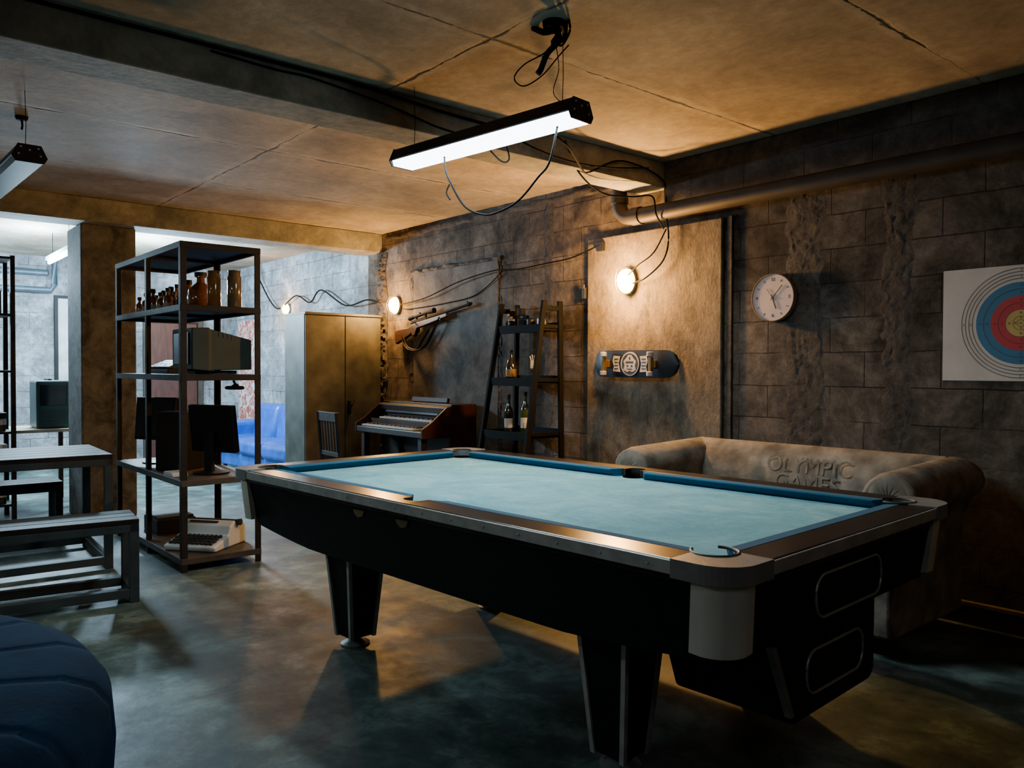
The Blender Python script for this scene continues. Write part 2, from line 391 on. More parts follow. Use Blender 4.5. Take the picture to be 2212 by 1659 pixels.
# ------------------------------------------------------------------ pool table
T=thing("pool_table","black pool table with light blue felt and metal corners","pool table",(-2.654,2.3985,0),.0586)
L2,W2=1.444,.779
PCK=[(sx*(L2-.148),sy*(W2-.148),.063) for sx in (-1,1) for sy in (-1,1)]+[(0,sy*(W2-.105),.058) for sy in (-1,1)]
def pcut(z0=.55,z1=1.):
    c=bm_()
    for x,y,r in PCK: cyl(c,(x,y,z0),(x,y,z1),r,seg=28)
    return c
b=bm_(); g_=[]
us=[-1,-.945]+[-.9+1.8*i/22 for i in range(23)]+[.945,1]
for u in us:
    zb=.50+.055*max(0,(abs(u)-.55)/.45)**1.3
    k_=.072 if abs(u)>.99 else 0.
    g_.append([b.verts.new((u*1.415,-.752+k_,.768)),b.verts.new((u*1.385,-.70+k_,zb)),b.verts.new((u*1.385,.70-k_,zb)),b.verts.new((u*1.415,.752-k_,.768))])
for i in range(len(us)-1):
    A,B=g_[i],g_[i+1]
    for k in range(4): b.faces.new((A[k],A[(k+1)%4],B[(k+1)%4],B[k]))
b.faces.new(g_[0]); b.faces.new(g_[-1][::-1])
body=fin("body",b,mBlack,T); cut(body,pcut(.66,1.))
b=bm_(); b3(b,-1.345,1.345,-.68,.68,.766,.788); bed=fin("playing_surface",b,mCloth,T,label="light blue felt bed"); cut(bed,pcut())
RW=.115
for (x0,x1,y0,y1) in [(.045,L2-.185,-W2,-W2+RW),(-L2+.185,-.045,-W2,-W2+RW),(.045,L2-.185,W2-RW,W2),(-L2+.185,-.045,W2-RW,W2),(L2-RW,L2,-W2+.185,W2-.185),(-L2,-L2+RW,-W2+.185,W2-.185)]:
    b=bm_(); b3(b,x0,x1,y0,y1,.769,.826)
    r_=fin("rail",b,mWoodRail,T,bevel=.004,label="glossy dark brown rail")
for sy in (-1,1):
    b=bm_(); b3(b,-.075,.075,sy*(W2-RW-.0),sy*(W2),.771,.8265); o=fin("pocket_casting",b,mWoodRail,T); cut(o,pcut())
CW=.052
def cushion(p0,p1,inward):
    b=bm_(); p0=Vector(p0);p1=Vector(p1);nn=Vector(inward); d=(p1-p0).normalized()
    prof=[(0,.789),(0,.8262),(CW*.9,.8235),(CW,.819),(CW*.75,.80),(CW*.55,.789)]
    A=[];B=[]
    for w,z in prof:
        a=p0+nn*w+d*w*.9; c=p1+nn*w-d*w*.9
        A.append(b.verts.new((a.x,a.y,z))); B.append(b.verts.new((c.x,c.y,z)))
    b.faces.new(A); b.faces.new(B[::-1]); k=len(prof)
    for i in range(k): b.faces.new((A[i],A[(i+1)%k],B[(i+1)%k],B[i]))
    fin("cushion",b,mCushion,T,bevel=.002,label="blue felt cushion")
e=.19
for sy in (-1,1):
    yy=sy*(W2-RW)
    cushion((-L2+e,yy),(-.065,yy),(0,-sy)); cushion((.065,yy),(L2-e,yy),(0,-sy))
for sx in (-1,1):
    xx=sx*(L2-RW); cushion((xx,-W2+e),(xx,W2-e),(-sx,0))
for (x0,x1,y0,y1) in [(-L2+.18,L2-.18,-W2-.007,-W2+.001),(-L2+.18,L2-.18,W2-.001,W2+.007),(L2-.001,L2+.007,-W2+.18,W2-.18),(-L2-.007,-L2+.001,-W2+.18,W2-.18)]:
    b=bm_(); b3(b,x0,x1,y0,y1,.785,.823)
    if y1<-.7:
        for k in range(15):
            x=x0+.08+k*(x1-x0-.16)/14; cyl(b,(x,y0+.002,.803),(x,y0-.003,.803),.005,seg=8)
    fin("edge_trim",b,mChrome,T,bevel=.002,label="brushed aluminium edging")
for sx in (-1,1):
    for sy in (-1,1):
        def cm(p): return (sx*(L2+.010-p[0]),sy*(W2+.010-p[1]))
        pts=[cm(p) for p in arc(.105,.105,.105,180,270,10)+[(.195,0),(.20,.127),(.127,.20),(0,.195)]]
        b=bm_(); prism(b,pts,.777,.829); o=fin("corner_casting",b,mCast,T,label="grey metal corner cap"); cut(o,pcut())
        bv=o.modifiers.new("bevel","BEVEL"); bv.width=.010; bv.segments=3; bv.limit_method='ANGLE'; bv.angle_limit=math.radians(50)
        q=[(.035,.155)]+arc(.115,.115,.085,180,270,10)+[(.155,.035)]
        b=bm_(); m0=[cm((p[0]-.008,p[1]-.008)) for p in q+[(.155,.06),(.06,.155)]]; m1=[cm((p[0]+.010,p[1]+.010)) for p in q+[(.155,.06),(.06,.155)]]
        A=[b.verts.new((*p,.7755)) for p in m0]; B=[b.verts.new((*p,.575)) for p in m1]
        b.faces.new(A); b.faces.new(B[::-1])
        for i in range(len(A)): b.faces.new((A[i],A[(i+1)%len(A)],B[(i+1)%len(A)],B[i]))
        fin("corner_panel",b,mPanelWhite,T,smooth=True,label="off-white curved corner panel")
mLiner=M("grey_pocket_rim",(.05,.045,.04),.5)
for x,y,r in PCK:
    b=bm_(); lathe(b,[(r*.97,.79),(r*.9,.70),(r*.7,.665),(0,.66)],(x,y,0),24)
    pk=fin("pocket",b,mRubber,T,smooth=True,label="black rubber pocket")
    if abs(x)>.1:
        b=bm_(); a0=math.degrees(math.atan2(y,x)); pts=[(x+(r+.002)*math.cos(math.radians(a0+t)),y+(r+.002)*math.sin(math.radians(a0+t)),.829) for t in range(-140,141,10)]
        tube(b,pts,.0045,8,smooth=False); fin("pocket_rim",b,mLiner,pk,smooth=True,label="worn grey-brown rim")
b=bm_(); pts=[(-.50,.60),(-.395,.33)]+arc(-.36,.335,.035,200,270,4)+arc(.14,.345,.045,270,360,5)+[(.19,.60)]
prism(b,pts,1.0,1.398,'yz'); fin("ball_return_box",b,mBlack,T,bevel=.006)
b=bm_(); prism(b,[(-.512,.555),(-.400,.33),(-.380,.33),(-.488,.555)],1.385,1.405,'yz'); fin("box_trim",b,mCast,T,label="grey metal corner strip")
def opening(v0,v1,z0,z1,u,sh):
    pts=rrect(v0,v1,z0,z1,(z1-z0)*.42,8); pts=[(p[0],p[1]+sh*(p[0]-(v0+v1)/2)) for p in pts]
    b=bm_(); prism(b,pts,u-.02,u+.002,'yz'); o=fin("ball_return_opening",b,mDarkPlastic,T,label="dark recessed ball return opening")
    b=bm_(); tube(b,[(u+.003,p[0],p[1]) for p in pts],.0045,8,smooth=False,closed=True); fin("opening_rim",b,mRim,o,smooth=True,label="thin chrome rim")
opening(-.260,.210,.585,.715,1.405,0.0); opening(-.305,.08,.365,.495,1.40,0.0)
b=bm_(); tube(b,[(1.414,.675,.76),(1.388,.63,.57)],.008,6,smooth=False); fin("end_trim",b,mRim,T,label="slim aluminium corner edge")
text("nameplate","OLYMPUS",.032,mFrame,T,Matrix.Translation((1.411,-.37,.715))@R('Z',90)@R('X',90),label="small raised maker lettering")
for (x,z) in ((-.30,.738),(.0,.738)):
    b=bm_(); prism(b,[(x-.04,z+.012),(x+.04,z+.014),(x+.03,z-.008),(x-.005,z-.018),(x-.03,z-.004)],-.754,-.749,'xz'); fin("torn_tape",b,mYellow,T,label="torn yellow tape scrap")
for sx in (-1,1):
    for sy in (-1,1):
        cx_,cy_=sx*.816,sy*.441
        b=bm_(); A=[];
        for hw,z in ((.062,.045),(.102,.52)):
            A.append([b.verts.new((cx_+dx*hw,cy_+dy*hw,z)) for dx,dy in ((-1,-1),(1,-1),(1,1),(-1,1))])
        b.faces.new(A[0][::-1]); b.faces.new(A[1])
        for i in range(4): b.faces.new((A[0][i],A[0][(i+1)%4],A[1][(i+1)%4],A[1][i]))
        lg=fin("leg",b,mBlack,T,bevel=.004)
        for dx,dy in ((-1,-1),(1,-1),(1,1),(-1,1)):
            b=bm_()
            P0=Vector((cx_+dx*.062,cy_+dy*.062,.042));P1=Vector((cx_+dx*.1,cy_+dy*.1,.50)); s=.009
            vs=[b.verts.new((p.x+a*s,p.y+c*s,p.z)) for p in (P0,P1) for a,c in ((-1,-1),(1,-1),(1,1),(-1,1))]
            for f in ((3,2,1,0),(4,5,6,7),(0,1,5,4),(1,2,6,5),(2,3,7,6),(3,0,4,7)): b.faces.new([vs[i] for i in f])
            fin("leg_trim",b,mChrome,lg,label="aluminium edge strip")
        b=bm_(); lathe(b,[(0,0),(.068,0),(.07,.008),(.05,.018),(.022,.024),(.02,.05),(0,.05)],(cx_,cy_,0),24); fin("leveling_foot",b,mCast,lg,smooth=True)
# ------------------------------------------------------------------ tube lamps
def tube_lamp(loc,rz,lit,label):
    t=thing("hanging_tube_lamp",label,"lamp",loc,rz)
    b=bm_(); pts=[(-.080,.008),(-.052,.066),(.052,.066),(.080,.008),(.074,.004),(.074,.012),(-.074,.012),(-.074,.004)]
    prism(b,pts,-.6,.6,'yz'); hs=fin("housing",b,mBlackMetal,t,label="black metal housing")
    b=bm_(); prism(b,[(-.074,.010),(-.062,-.022),(.062,-.022),(.074,.010)],-.592,.592,'yz'); fin("diffuser",b,mTube if lit else mTubeOff,t,label="glowing white diffuser" if lit else "unlit grey diffuser")
    for s in (-1,1):
        b=bm_(); prism(b,[(-.066,-.024),(-.083,.006),(-.054,.069),(.054,.069),(.083,.006),(.066,-.024)],s*.6,s*.606,'yz')
        ep=fin("end_plate",b,mBlackMetal,t)
        if s>0:
            for y,z in ((-.04,.052),(.04,.052),(-.05,.015),(.05,.015),(0,.04)):
                b=bm_(); cyl(b,(s*.606,y,z),(s*.609,y,z),.005,seg=8); fin("screw",b,mChrome,ep)
        b=bm_(); tube(b,[(s*.5,0,.066),(s*.5+.0,.004,.2),(s*.5,0,H-loc[2])],.0018,6,smooth=False)
        fin("suspension_wire",b,mRubber,t)
    return t
tl=tube_lamp((-3.045,2.37,2.412),.115,True,"black hanging tube lamp glowing white above the pool table")
tube_lamp((-5.42,.76,2.42),.03,False,"unlit black hanging tube lamp below the ceiling")
hk=thing("ceiling_hook","black knotted cable bundle at a ceiling hook","ceiling hook",(-2.5,2.33,H))
b=bm_(); lathe(b,[(0,0),(.05,0),(.045,-.03),(0,-.035)],(0,0,0),14); fin("ceiling_rose",b,mRubber,hk)
b=bm_(); tube(b,[(-.10,-.03,-.00),(-.05,-.01,-.03),(.0,.01,-.035),(.01,.02,-.075),(-.04,.0,-.12),(-.07,-.01,-.18),(-.08,-.02,-.20)],.013,10)
tube(b,[(.03,.01,0),(.01,.02,-.04),(-.02,.01,-.08),(.03,.03,-.07),(.045,.03,0)],.009,8)
tube(b,[(.06,.03,0),(.065,.03,-.05),(.03,.02,-.10),(.0,.01,-.085)],.005,6); fin("cable_knot",b,mRubber,hk,smooth=True)
b=bm_(); tube(b,[(0,.01,-.08),(-.03,-.03,-.13),(-.10,-.08,-.17),(-.14,-.10,-.22),(-.10,-.08,-.26),(-.04,-.03,-.22),(.01,.02,-.14),(.05,.04,-.10)],.003,6); tube(b,[(.0,.01,-.08),(.02,.01,-.2),(.0,0,-.30),(.06,.04,-.37)],.002,6); fin("loose_wire",b,mRubber,hk,smooth=True)
hk2=bm_(); lathe(hk2,[(0,0),(.035,0),(.03,-.02),(0,-.025)],(-5.44,.84,H),14); tube(hk2,[(-5.44,.84,2.775),(-5.42,.84,2.74),(-5.44,.84,2.72)],.006,8)
top(fin("ceiling_hook",hk2,mRubber,smooth=True),"small black ceiling hook","ceiling hook")
# ------------------------------------------------------------------ cables
def cable(pts,r,label,grp="loose cables under the ceiling"):
    b=bm_(); tube(b,pts,r,7); o=fin("cable",b,mRubber,smooth=True); top(o,label,"cable",grp); return o
bx=-3.65
cable([(bx,-.5,2.775),(bx,.64,2.775),(bx,1.56,2.778),(bx,2.05,2.775),(bx,2.58,2.745),(bx,2.95,2.74),(bx,3.3,2.76)],.009,"black cable running along the concrete beam")
cable([(bx-.0,1.3,2.755),(bx,1.6,2.745),(bx,1.8,2.748),(bx,2.2,2.71),(bx,2.5,2.66),(bx+.1,2.6,2.60),(-3.5,2.5,2.50)],.006,"thin black cable sagging from the concrete beam")
cable([(-3.31,2.34,2.44),(-3.29,2.33,2.33),(-3.24,2.33,2.245),(-3.15,2.35,2.12),(-3.02,2.37,2.065),(-2.90,2.38,2.07),(-2.8,2.4,2.107),(-2.70,2.42,2.19),(-2.62,2.42,2.25),(-2.56,2.42,2.43)],.005,"dark looped cable dangling below the tube lamp")
cable([(-3.24,2.32,2.24),(-3.25,2.31,2.20),(-3.22,2.31,2.16)],.004,"short loose cable tail on the dangling loop")
cable([(-3.08,2.40,2.43),(-3.06,2.5,2.35),(-3.02,2.52,2.36),(-2.95,2.42,2.44)],.004,"small cable loop behind the tube lamp")
cable([(-2.75,2.46,2.46),(-2.9,2.8,2.44),(-3.4,3.4,2.52),(bx,3.72,2.60),(bx,4.03,2.724),(bx,4.45,2.66),(-3.64,4.47,2.45),(-3.62,4.48,2.25),(-3.66,4.47,2.10),(-3.8,4.45,1.99),(-3.93,4.46,1.96)],.006,"black cable from the tube lamp to the wall lamp")
cable([(bx,3.5,2.76),(-3.72,3.7,2.60),(-3.80,4.0,2.53),(-3.72,4.2,2.52),(-3.62,4.30,2.52),(-3.60,4.32,2.40),(-3.64,4.45,2.32)],.006,"black cable hanging from beam to wall")
cable([(bx,3.0,2.72),(bx,3.3,2.66),(bx,3.6,2.64),(bx,3.9,2.66),(bx,4.3,2.72)],.005,"thin cable drooping along the beam")
cable([(-3.64,4.48,2.32),(-3.72,4.44,2.16),(-3.85,4.42,2.08),(-3.95,4.43,2.02)],.005,"thin cable dropping to the wall lamp")
cable([(-4.29,4.49,2.286),(-4.6,4.49,2.22),(-4.9,4.49,2.205),(-5.3,4.49,2.19),(-5.57,4.49,2.21),(-6.12,4.49,2.152),(-6.67,4.49,2.04),(-7.17,4.50,2.0)],.006,"black cable strung along the block wall","cables strung along the wall")
cable([(-5.57,4.52,2.29),(-5.52,4.52,2.2),(-5.9,4.53,2.02),(-6.4,4.53,1.97),(-7.0,4.53,1.95),(-7.15,4.52,1.96)],.005,"thin cable sagging along the block wall","cables strung along the wall")
cable([(-7.35,4.4,2.02),(-7.7,4.42,2.08),(-8.3,4.48,2.06),(-8.9,4.48,2.28),(-9.2,4.48,2.15),(-9.6,4.48,2.26),(-10.17,4.48,2.13),(-10.7,4.48,2.52),(-10.8,4.48,2.7)],.009,"cable festooned along the far block wall","cables strung along the wall")
b=bm_(); b3(b,-4.33,-4.26,D-.065,D-.035,2.24,2.31); top(fin("junction_box",b,mBlackMetal,bevel=.004),"small black junction box on the plaster panel","junction box")
b=bm_(); box(b,(-4.48,D-.025,1.93),(.035,.05,.09)); cyl(b,(-4.48,D-.045,1.96),(-4.48,D-.045,2.0),.012); top(fin("wall_switch",b,mBlackMetal,bevel=.004),"small black wall switch","switch")
# ------------------------------------------------------------------ wall lamps
def wall_lamp(x,z,label,s=1.,yo=.0):
    t=thing("wall_lamp",label,"lamp",(x,D-yo,z))
    b=bm_(); prism(b,[(p[0]*s,p[1]*s) for p in [(.066*math.cos(a*pi/12),.095*math.sin(a*pi/12)) for a in range(24)]],-.035,.0,'xz'); fin("base",b,mCast,t,bevel=.004)
    b=bm_(); lathe(b,[(.066,0),(.068,.02),(.062,.045),(.048,.07),(.026,.086),(0,.092)],(0,-.03,0),24,R('X',90)); 
    for v in b.verts: v.co.z*=1.35; v.co*=s
    fin("glass",b,mBulb,t,smooth=True,label="glowing warm glass dome",angle=80)
    b=bm_()
    for xx in (-.035,0,.035): tube(b,[(xx*s,-.03*s,-.10*s),(xx*s,-.10*s,-.085*s),(xx*s,-.130*s,0),(xx*s,-.10*s,.085*s),(xx*s,-.03*s,.10*s)],.0016,6)
    tube(b,[(.074*s,-.03*s,0),(.058*s,-.10*s,0),(0,-.130*s,0),(-.058*s,-.10*s,0),(-.074*s,-.03*s,0)],.0016,6)
    fin("wire_cage",b,mCast,t)
    return t
wall_lamp(-4.0,1.984,"caged wall lamp glowing orange on the plaster panel",1.,.035)
wall_lamp(-7.27,2.0,"caged wall lamp glowing orange beside the rifle",.95)
wall_lamp(-9.94,2.11,"caged wall lamp glowing orange on the far wall",.8)
# ------------------------------------------------------------------ tall metal shelf
S=thing("metal_shelf","tall dark steel shelf holding bottles and old computers","shelf",(-6.125,1.967,0))
X=.785;Y=.267
for px_ in (-X,0,X):
    for py_ in (-Y,Y):
        b=bm_(); sx=-1 if px_>0 else 1; sy=-1 if py_>0 else 1
        prism(b,[(px_,py_),(px_+sx*.04,py_),(px_+sx*.04,py_+sy*.012),(px_+sx*.012,py_+sy*.012),(px_+sx*.012,py_+sy*.04),(px_,py_+sy*.04)],0,2.154)
        fin("post",b,mRust,S,bevel=.002)
ZS=[.09,.60,1.29,1.745,2.154]
for z in ZS:
    b=bm_(); b3(b,-X,X,-Y-.002,-Y+.02,z-.04,z-.0); b3(b,-X,X,Y-.02,Y+.002,z-.04,z); b3(b,-X-.002,-X+.02,-Y,Y,z-.04,z); b3(b,X-.02,X+.002,-Y,Y,z-.04,z); b3(b,-.01,.01,-Y,Y,z-.035,z-.012)
    b3(b,-X+.02,X-.02,-Y+.02,Y-.02,z-.014,z+.0)
    fin("shelf_board",b,mRust if z>.7 else mShelfBoard,S,bevel=.002)
def bottle(prof,mat,label,loc,lab=True,group="amber bottles on the metal shelf",cap=True,k=1.,name="bottle",labmat=None):
    t=thing(name,label,"bottle",loc,group=group)
    b=bm_(); lathe(b,[(r*k,z*k) for r,z in prof],(0,0,0),20); fin("glass_body",b,mat,t,smooth=True)
    if lab:
        b=bm_(); rr=max(r for r,z in prof)*k+.0012; h=prof[-1][1]*k
        A=[];n=12
        for zz in (h*.16,h*.42): A.append([b.verts.new((rr*math.cos(-1.9+2.2*i/n),rr*math.sin(-1.9+2.2*i/n),zz)) for i in range(n+1)])
        for i in range(n): b.faces.new((A[0][i],A[0][i+1],A[1][i+1],A[1][i]))
        fin("paper_label",b,labmat or mPaper,t,label="cream paper label")
    if cap:
        b=bm_(); r=prof[-1][0] if prof[-1][0]>.004 else prof[-2][0]; h=prof[-1][1]*k; cyl(b,(0,0,h-.006),(0,0,h+.02*k),r*k*1.15,seg=14); fin("cap",b,mBlackMetal,t)
    return t
medic=[(0,0),(.026,0),(.029,.006),(.029,.09),(.025,.102),(.012,.112),(.011,.13),(.014,.132),(.014,.14)]
tall=[(0,0),(.030,0),(.033,.006),(.033,.12),(.027,.145),(.013,.165),(.012,.20)]
flask=[(0,0),(.065,0),(.078,.02),(.082,.08),(.072,.125),(.042,.155),(.026,.17),(.024,.20),(.034,.205),(.034,.215)]
jar=[(0,0),(.042,0),(.046,.008),(.046,.20),(.040,.215),(.038,.235),(.042,.24),(.042,.25)]
zz=1.746
for i in range(9):
    x=-6.84+i*.09; bottle(medic,mAmber,"small amber medicine bottle with cream label",(x,1.86+.05*(i%2),zz),k=.95+.12*((i*5)%3))
for i in range(6):
    x=-6.50+i*.085; bottle(medic,mAmber,"amber medicine bottle in the rear row",(x,2.02+.04*(i%2),zz),k=1.15+.1*((i*2)%3),lab=(i%2==0))
bottle(tall,mAmber,"tall amber bottle with narrow neck",(-6.62,2.08,zz),k=1.15)
bottle(tall,mAmber,"tall amber bottle with narrow neck",(-6.86,2.05,zz),k=1.0)
bottle(medic,mAmber,"amber bottle with black cap",(-5.97,1.96,zz),k=1.40,lab=False)
bottle(flask,mAmber,"large round amber flask with stopper",(-5.78,1.98,zz),lab=False,k=1.12)
bottle(jar,mAmber,"tall straight amber glass jar",(-5.52,1.98,zz),lab=False,cap=False,k=1.0)
bottle(jar,mClearAmber,"tall straight pale glass jar",(-5.41,2.08,zz),lab=False,cap=False,k=1.0)
C=thing("computer_monitor","bulky dark grey-green tube computer monitor on the metal shelf","monitor",(-5.565,1.985,1.292))
def loft(b,rings):
    A=[[b.verts.new(p) for p in r] for r in rings]
    b.faces.new(A[0]); b.faces.new(A[-1][::-1])
    for P,Q in zip(A,A[1:]):
        for i in range(len(P)): b.faces.new((P[i],P[(i+1)%len(P)],Q[(i+1)%len(P)],Q[i]))
def rectring(y,hx,z0,z1): return [(-hx,y,z0),(hx,y,z0),(hx,y,z1),(-hx,y,z1)]
b=bm_()
loft(b,[rectring(-.205,.20,.03,.305),rectring(-.09,.20,.02,.31),rectring(-.08,.19,.025,.30),rectring(.21,.165,.03,.235)])
fin("casing",b,mBeige,C,bevel=.01,seg=3)
b=bm_(); box(b,(0,-.207,.17),(.30,.012,.21)); fin("screen",b,mScreen,C,bevel=.005)
b=bm_(); box(b,(0,-.02,.012),(.26,.28,.024)); fin("foot",b,mBeige,C,bevel=.005)
b=bm_(); 
for k in range(7): box(b,(.187-.0035*k,-.02+.03*k,.265-.006*k),(.006,.006,.03))
fin("vent",b,mKeyDark,C)
K=thing("keyboard","dark sloping computer keyboard beside the tube monitor","keyboard",(-6.25,1.95,1.292),.1)
b=bm_(); prism(b,[(-.14,0),(-.14,.03),(.05,.10),(.13,.11),(.13,0)],-.2,.2,'yz'); fin("casing",b,mDarkPlastic,K,bevel=.004)
b=bm_()
for r in range(4):
    for c in range(11): box(b,(-.17+c*.034,-.11+r*.036,.05+r*.0135),(.028,.028,.014),R('X',20))
fin("keys",b,mKeyDark,K)
def lcd(loc,rz,label,h=.42,tilt=0):
    t=thing("computer_monitor",label,"monitor",loc,rz)
    rt=R('X',tilt)
    b=bm_(); box(b,(0,0,h-.16),(.40,.045,.33),rt); fin("casing",b,mDarkPlastic,t,bevel=.008)
    b=bm_(); box(b,(0,-.0235,h-.155),(.36,.004,.28),rt); fin("screen",b,mScreen,t)
    b=bm_(); box(b,(0,.04,.15),(.07,.03,.28)); fin("stand",b,mDarkPlastic,t,bevel=.004)
    b=bm_(); lathe(b,[(0,0),(.12,0),(.12,.01),(.05,.02),(0,.022)],(0,.02,0),24); fin("foot",b,mDarkPlastic,t,smooth=True)
lcd((-6.50,1.89,.602),math.radians(28),"black flat screen monitor facing outward on the metal shelf",.50,-5)
lcd((-5.62,2.01,.602),math.radians(206),"black flat screen monitor seen from behind",.47,-7)
P=thing("computer_tower","black computer tower standing between two monitors","computer",(-6.02,1.95,.602),math.radians(35))
b=bm_(); box(b,(0,0,.21),(.19,.40,.42)); fin("casing",b,mDarkPlastic,P,bevel=.006)
b=bm_(); box(b,(0,-.203,.21),(.185,.01,.40)); box(b,(0,-.209,.36),(.15,.005,.04)); box(b,(0,-.209,.30),(.15,.005,.04)); fin("front_panel",b,mBlackMetal,P,bevel=.003)
b=bm_(); b3(b,-.09,.09,-.05,.05,0,.012); b3(b,-.08,.07,-.05,.055,.012,.024); top(fin("paper_stack",b,mTypeGrey,loc=(-5.66,1.765,.602),rz=.05),"small stack of papers beside the monitors","papers")
Y_=thing("typewriter","pale grey electric typewriter on the lowest shelf","typewriter",(-5.66,1.965,.092),math.radians(38))
b=bm_(); prism(b,[(-.19,0),(-.20,.035),(-.02,.085),(.0,.14),(.05,.17),(.15,.165),(.20,.11),(.21,0)],-.195,.195,'yz'); fin("casing",b,mTypeGrey,Y_,bevel=.012,seg=3)
b=bm_(); cyl(b,(-.21,.08,.16),(.21,.08,.16),.018,seg=16); cyl(b,(.205,.08,.16),(.225,.08,.16),.024,seg=16); fin("platen_roller",b,mKeyDark,Y_,smooth=True)
b=bm_()
for r in range(4):
    for c in range(10): box(b,(-.155+c*.0335+.006*(r%2),-.165+r*.034,.052+r*.0095),(.022,.022,.016),R('X',15.5))
fin("keys",b,mKeyDark,Y_)
b=bm_(); box(b,(-.03,.03,.162),(.22,.02,.006),R('X',20)); fin("ribbon_cover",b,mKeyDark,Y_)
B_=thing("storage_box","low dark box with papers on the lowest shelf","box",(-6.40,1.95,.092))
b=bm_(); b3(b,-.17,.17,-.14,.14,0,.11); fin("case",b,mDarkPlastic,B_,bevel=.005)
b=bm_(); b3(b,-.16,.15,-.13,.13,.111,.125); fin("lid",b,mBeige,B_)
b=bm_(); tube(b,[(.0+.07*math.cos(a*pi/8),.07*math.sin(a*pi/8)*.7,.0) for a in range(16)],.012,8,closed=True,smooth=False); tube(b,[(-.07,0,0),(0,.01,.02),(.07,0,0)],.01,8); tube(b,[(.03,-.02,.0),(0,0,.03),(-.02,0,.045)],.008,8)
top(fin("cable_coil",b,mRubber,smooth=True,loc=(-5.36,2.06,1.20)),"small black coil hanging at the shelf edge","cable coil")
# ------------------------------------------------------------------ cabinet
K=thing("metal_cabinet","tall tarnished metal two-door cabinet against the wall","cabinet",(-7.74,4.05,0))
b=bm_(); b3(b,-.24,.22,-.45,.43,.06,1.90); fin("body",b,mCab,K,bevel=.006)
b=bm_(); b3(b,-.24,.245,-.452,.435,1.88,1.905); fin("top_cap",b,mCab,K,bevel=.004)
for y0,y1 in ((-.443,-.006),(.002,.423)):
    b=bm_(); b3(b,.22,.236,y0,y1,.09,1.872); d_=fin("door",b,mCab,K,bevel=.004)
    if y0>-.1:
        b=bm_(); box(b,(.25,.04,.93),(.03,.025,.14)); tube(b,[(.26,.05,.93),(.285,.05,.95),(.285,.08,1.0)],.007,8); fin("handle",b,mBlackMetal,d_)
b=bm_(); b3(b,-.22,.2,-.43,.41,0,.06); fin("plinth",b,mBlackMetal,K)
# ------------------------------------------------------------------ organ
O=thing("electric_organ","dark wooden two-manual electric organ against the wall","organ",(-6.45,4.22,0))
b=bm_(); b3(b,-.57,.57,.0,.27,0,.98); b3(b,-.57,.57,-.31,.02,.72,.775); fin("case",b,mOrgan,O,bevel=.006)
for s in (-1,1):
    b=bm_(); prism(b,[(-.315,.715),(-.315,.80),(-.21,.86),(-.05,.985),(.03,1.0),(.28,1.0),(.28,.02),(.02,.02),(-.02,.715)],s*.57,s*.595,'yz'); fin("side_panel",b,mOrganRed,O,bevel=.004,label="reddish wooden side cheek")
b=bm_(); b3(b,-.59,.59,.0,.28,.98,1.01); prism(b,[(-.05,.93),(-.06,.98),(.03,1.005),(.03,.9)],-.57,.57,'yz'); fin("lid",b,mOrgan,O,bevel=.004)
b=bm_(); box(b,(.05,.14,1.035),(.6,.03,.045),R('X',-12)); fin("music_stand",b,mOrganRed,O,bevel=.003)
for (y0,z,xa,xb) in ((-.29,.795,-.50,.40),(-.14,.865,-.42,.50)):
    b=bm_(); n=int((xb-xa)/.0225)
    for i in range(n): b3(b,xa+i*.0225+.001,xa+(i+1)*.0225-.001,y0,y0+.12,z-.015,z)
    fin("white_keys",b,mIvory,O)
    b=bm_()
    for i in range(n-1):
        if i%7 in (0,1,3,4,5): b3(b,xa+(i+1)*.0225-.006,xa+(i+1)*.0225+.006,y0+.045,y0+.12,z-.01,z+.011)
    fin("black_keys",b,mInk,O)
    b=bm_(); b3(b,-.57,.57,y0+.12,y0+.15,z-.03,z+.05); fin("key_slip",b,mOrganRed,O)
b=bm_(); prism(b,[(-.01,.90),(-.06,.91),(.0,.975)],-.45,.45,'yz')
for i in range(16): box(b,(-.4+i*.05,-.04,.945),(.03,.02,.012),R('X',45))
fin("stop_tabs",b,mKeyDark,O)
for x in (-.5,.5):
    b=bm_(); b3(b,x-.03,x+.03,-.28,-.22,0,.72); fin("leg",b,mOrgan,O,bevel=.004)
Ch=thing("wooden_chair","black wooden slat-back chair in front of the organ","chair",(-6.27,3.45,0),math.radians(-4))
b=bm_(); b3(b,-.21,.21,-.20,.22,.43,.47); fin("seat",b,mRust,Ch,bevel=.01)
for x in (-.195,.195):
    b=bm_(); tube(b,[(x,-.2,0),(x,-.19,.45),(x,-.23,.96)],.02,8); fin("rear_leg",b,mRust,Ch)
    b=bm_(); b3(b,x-.018,x+.018,.17,.21,0,.43); fin("front_leg",b,mRust,Ch)
b=bm_(); box(b,(0,-.225,.92),(.39,.025,.08),R('X',4)); box(b,(0,-.20,.60),(.39,.02,.04))
for i in range(6): box(b,(-.145+i*.058,-.212,.76),(.022,.014,.29),R('X',4))
fin("backrest",b,mRust,Ch,bevel=.003)
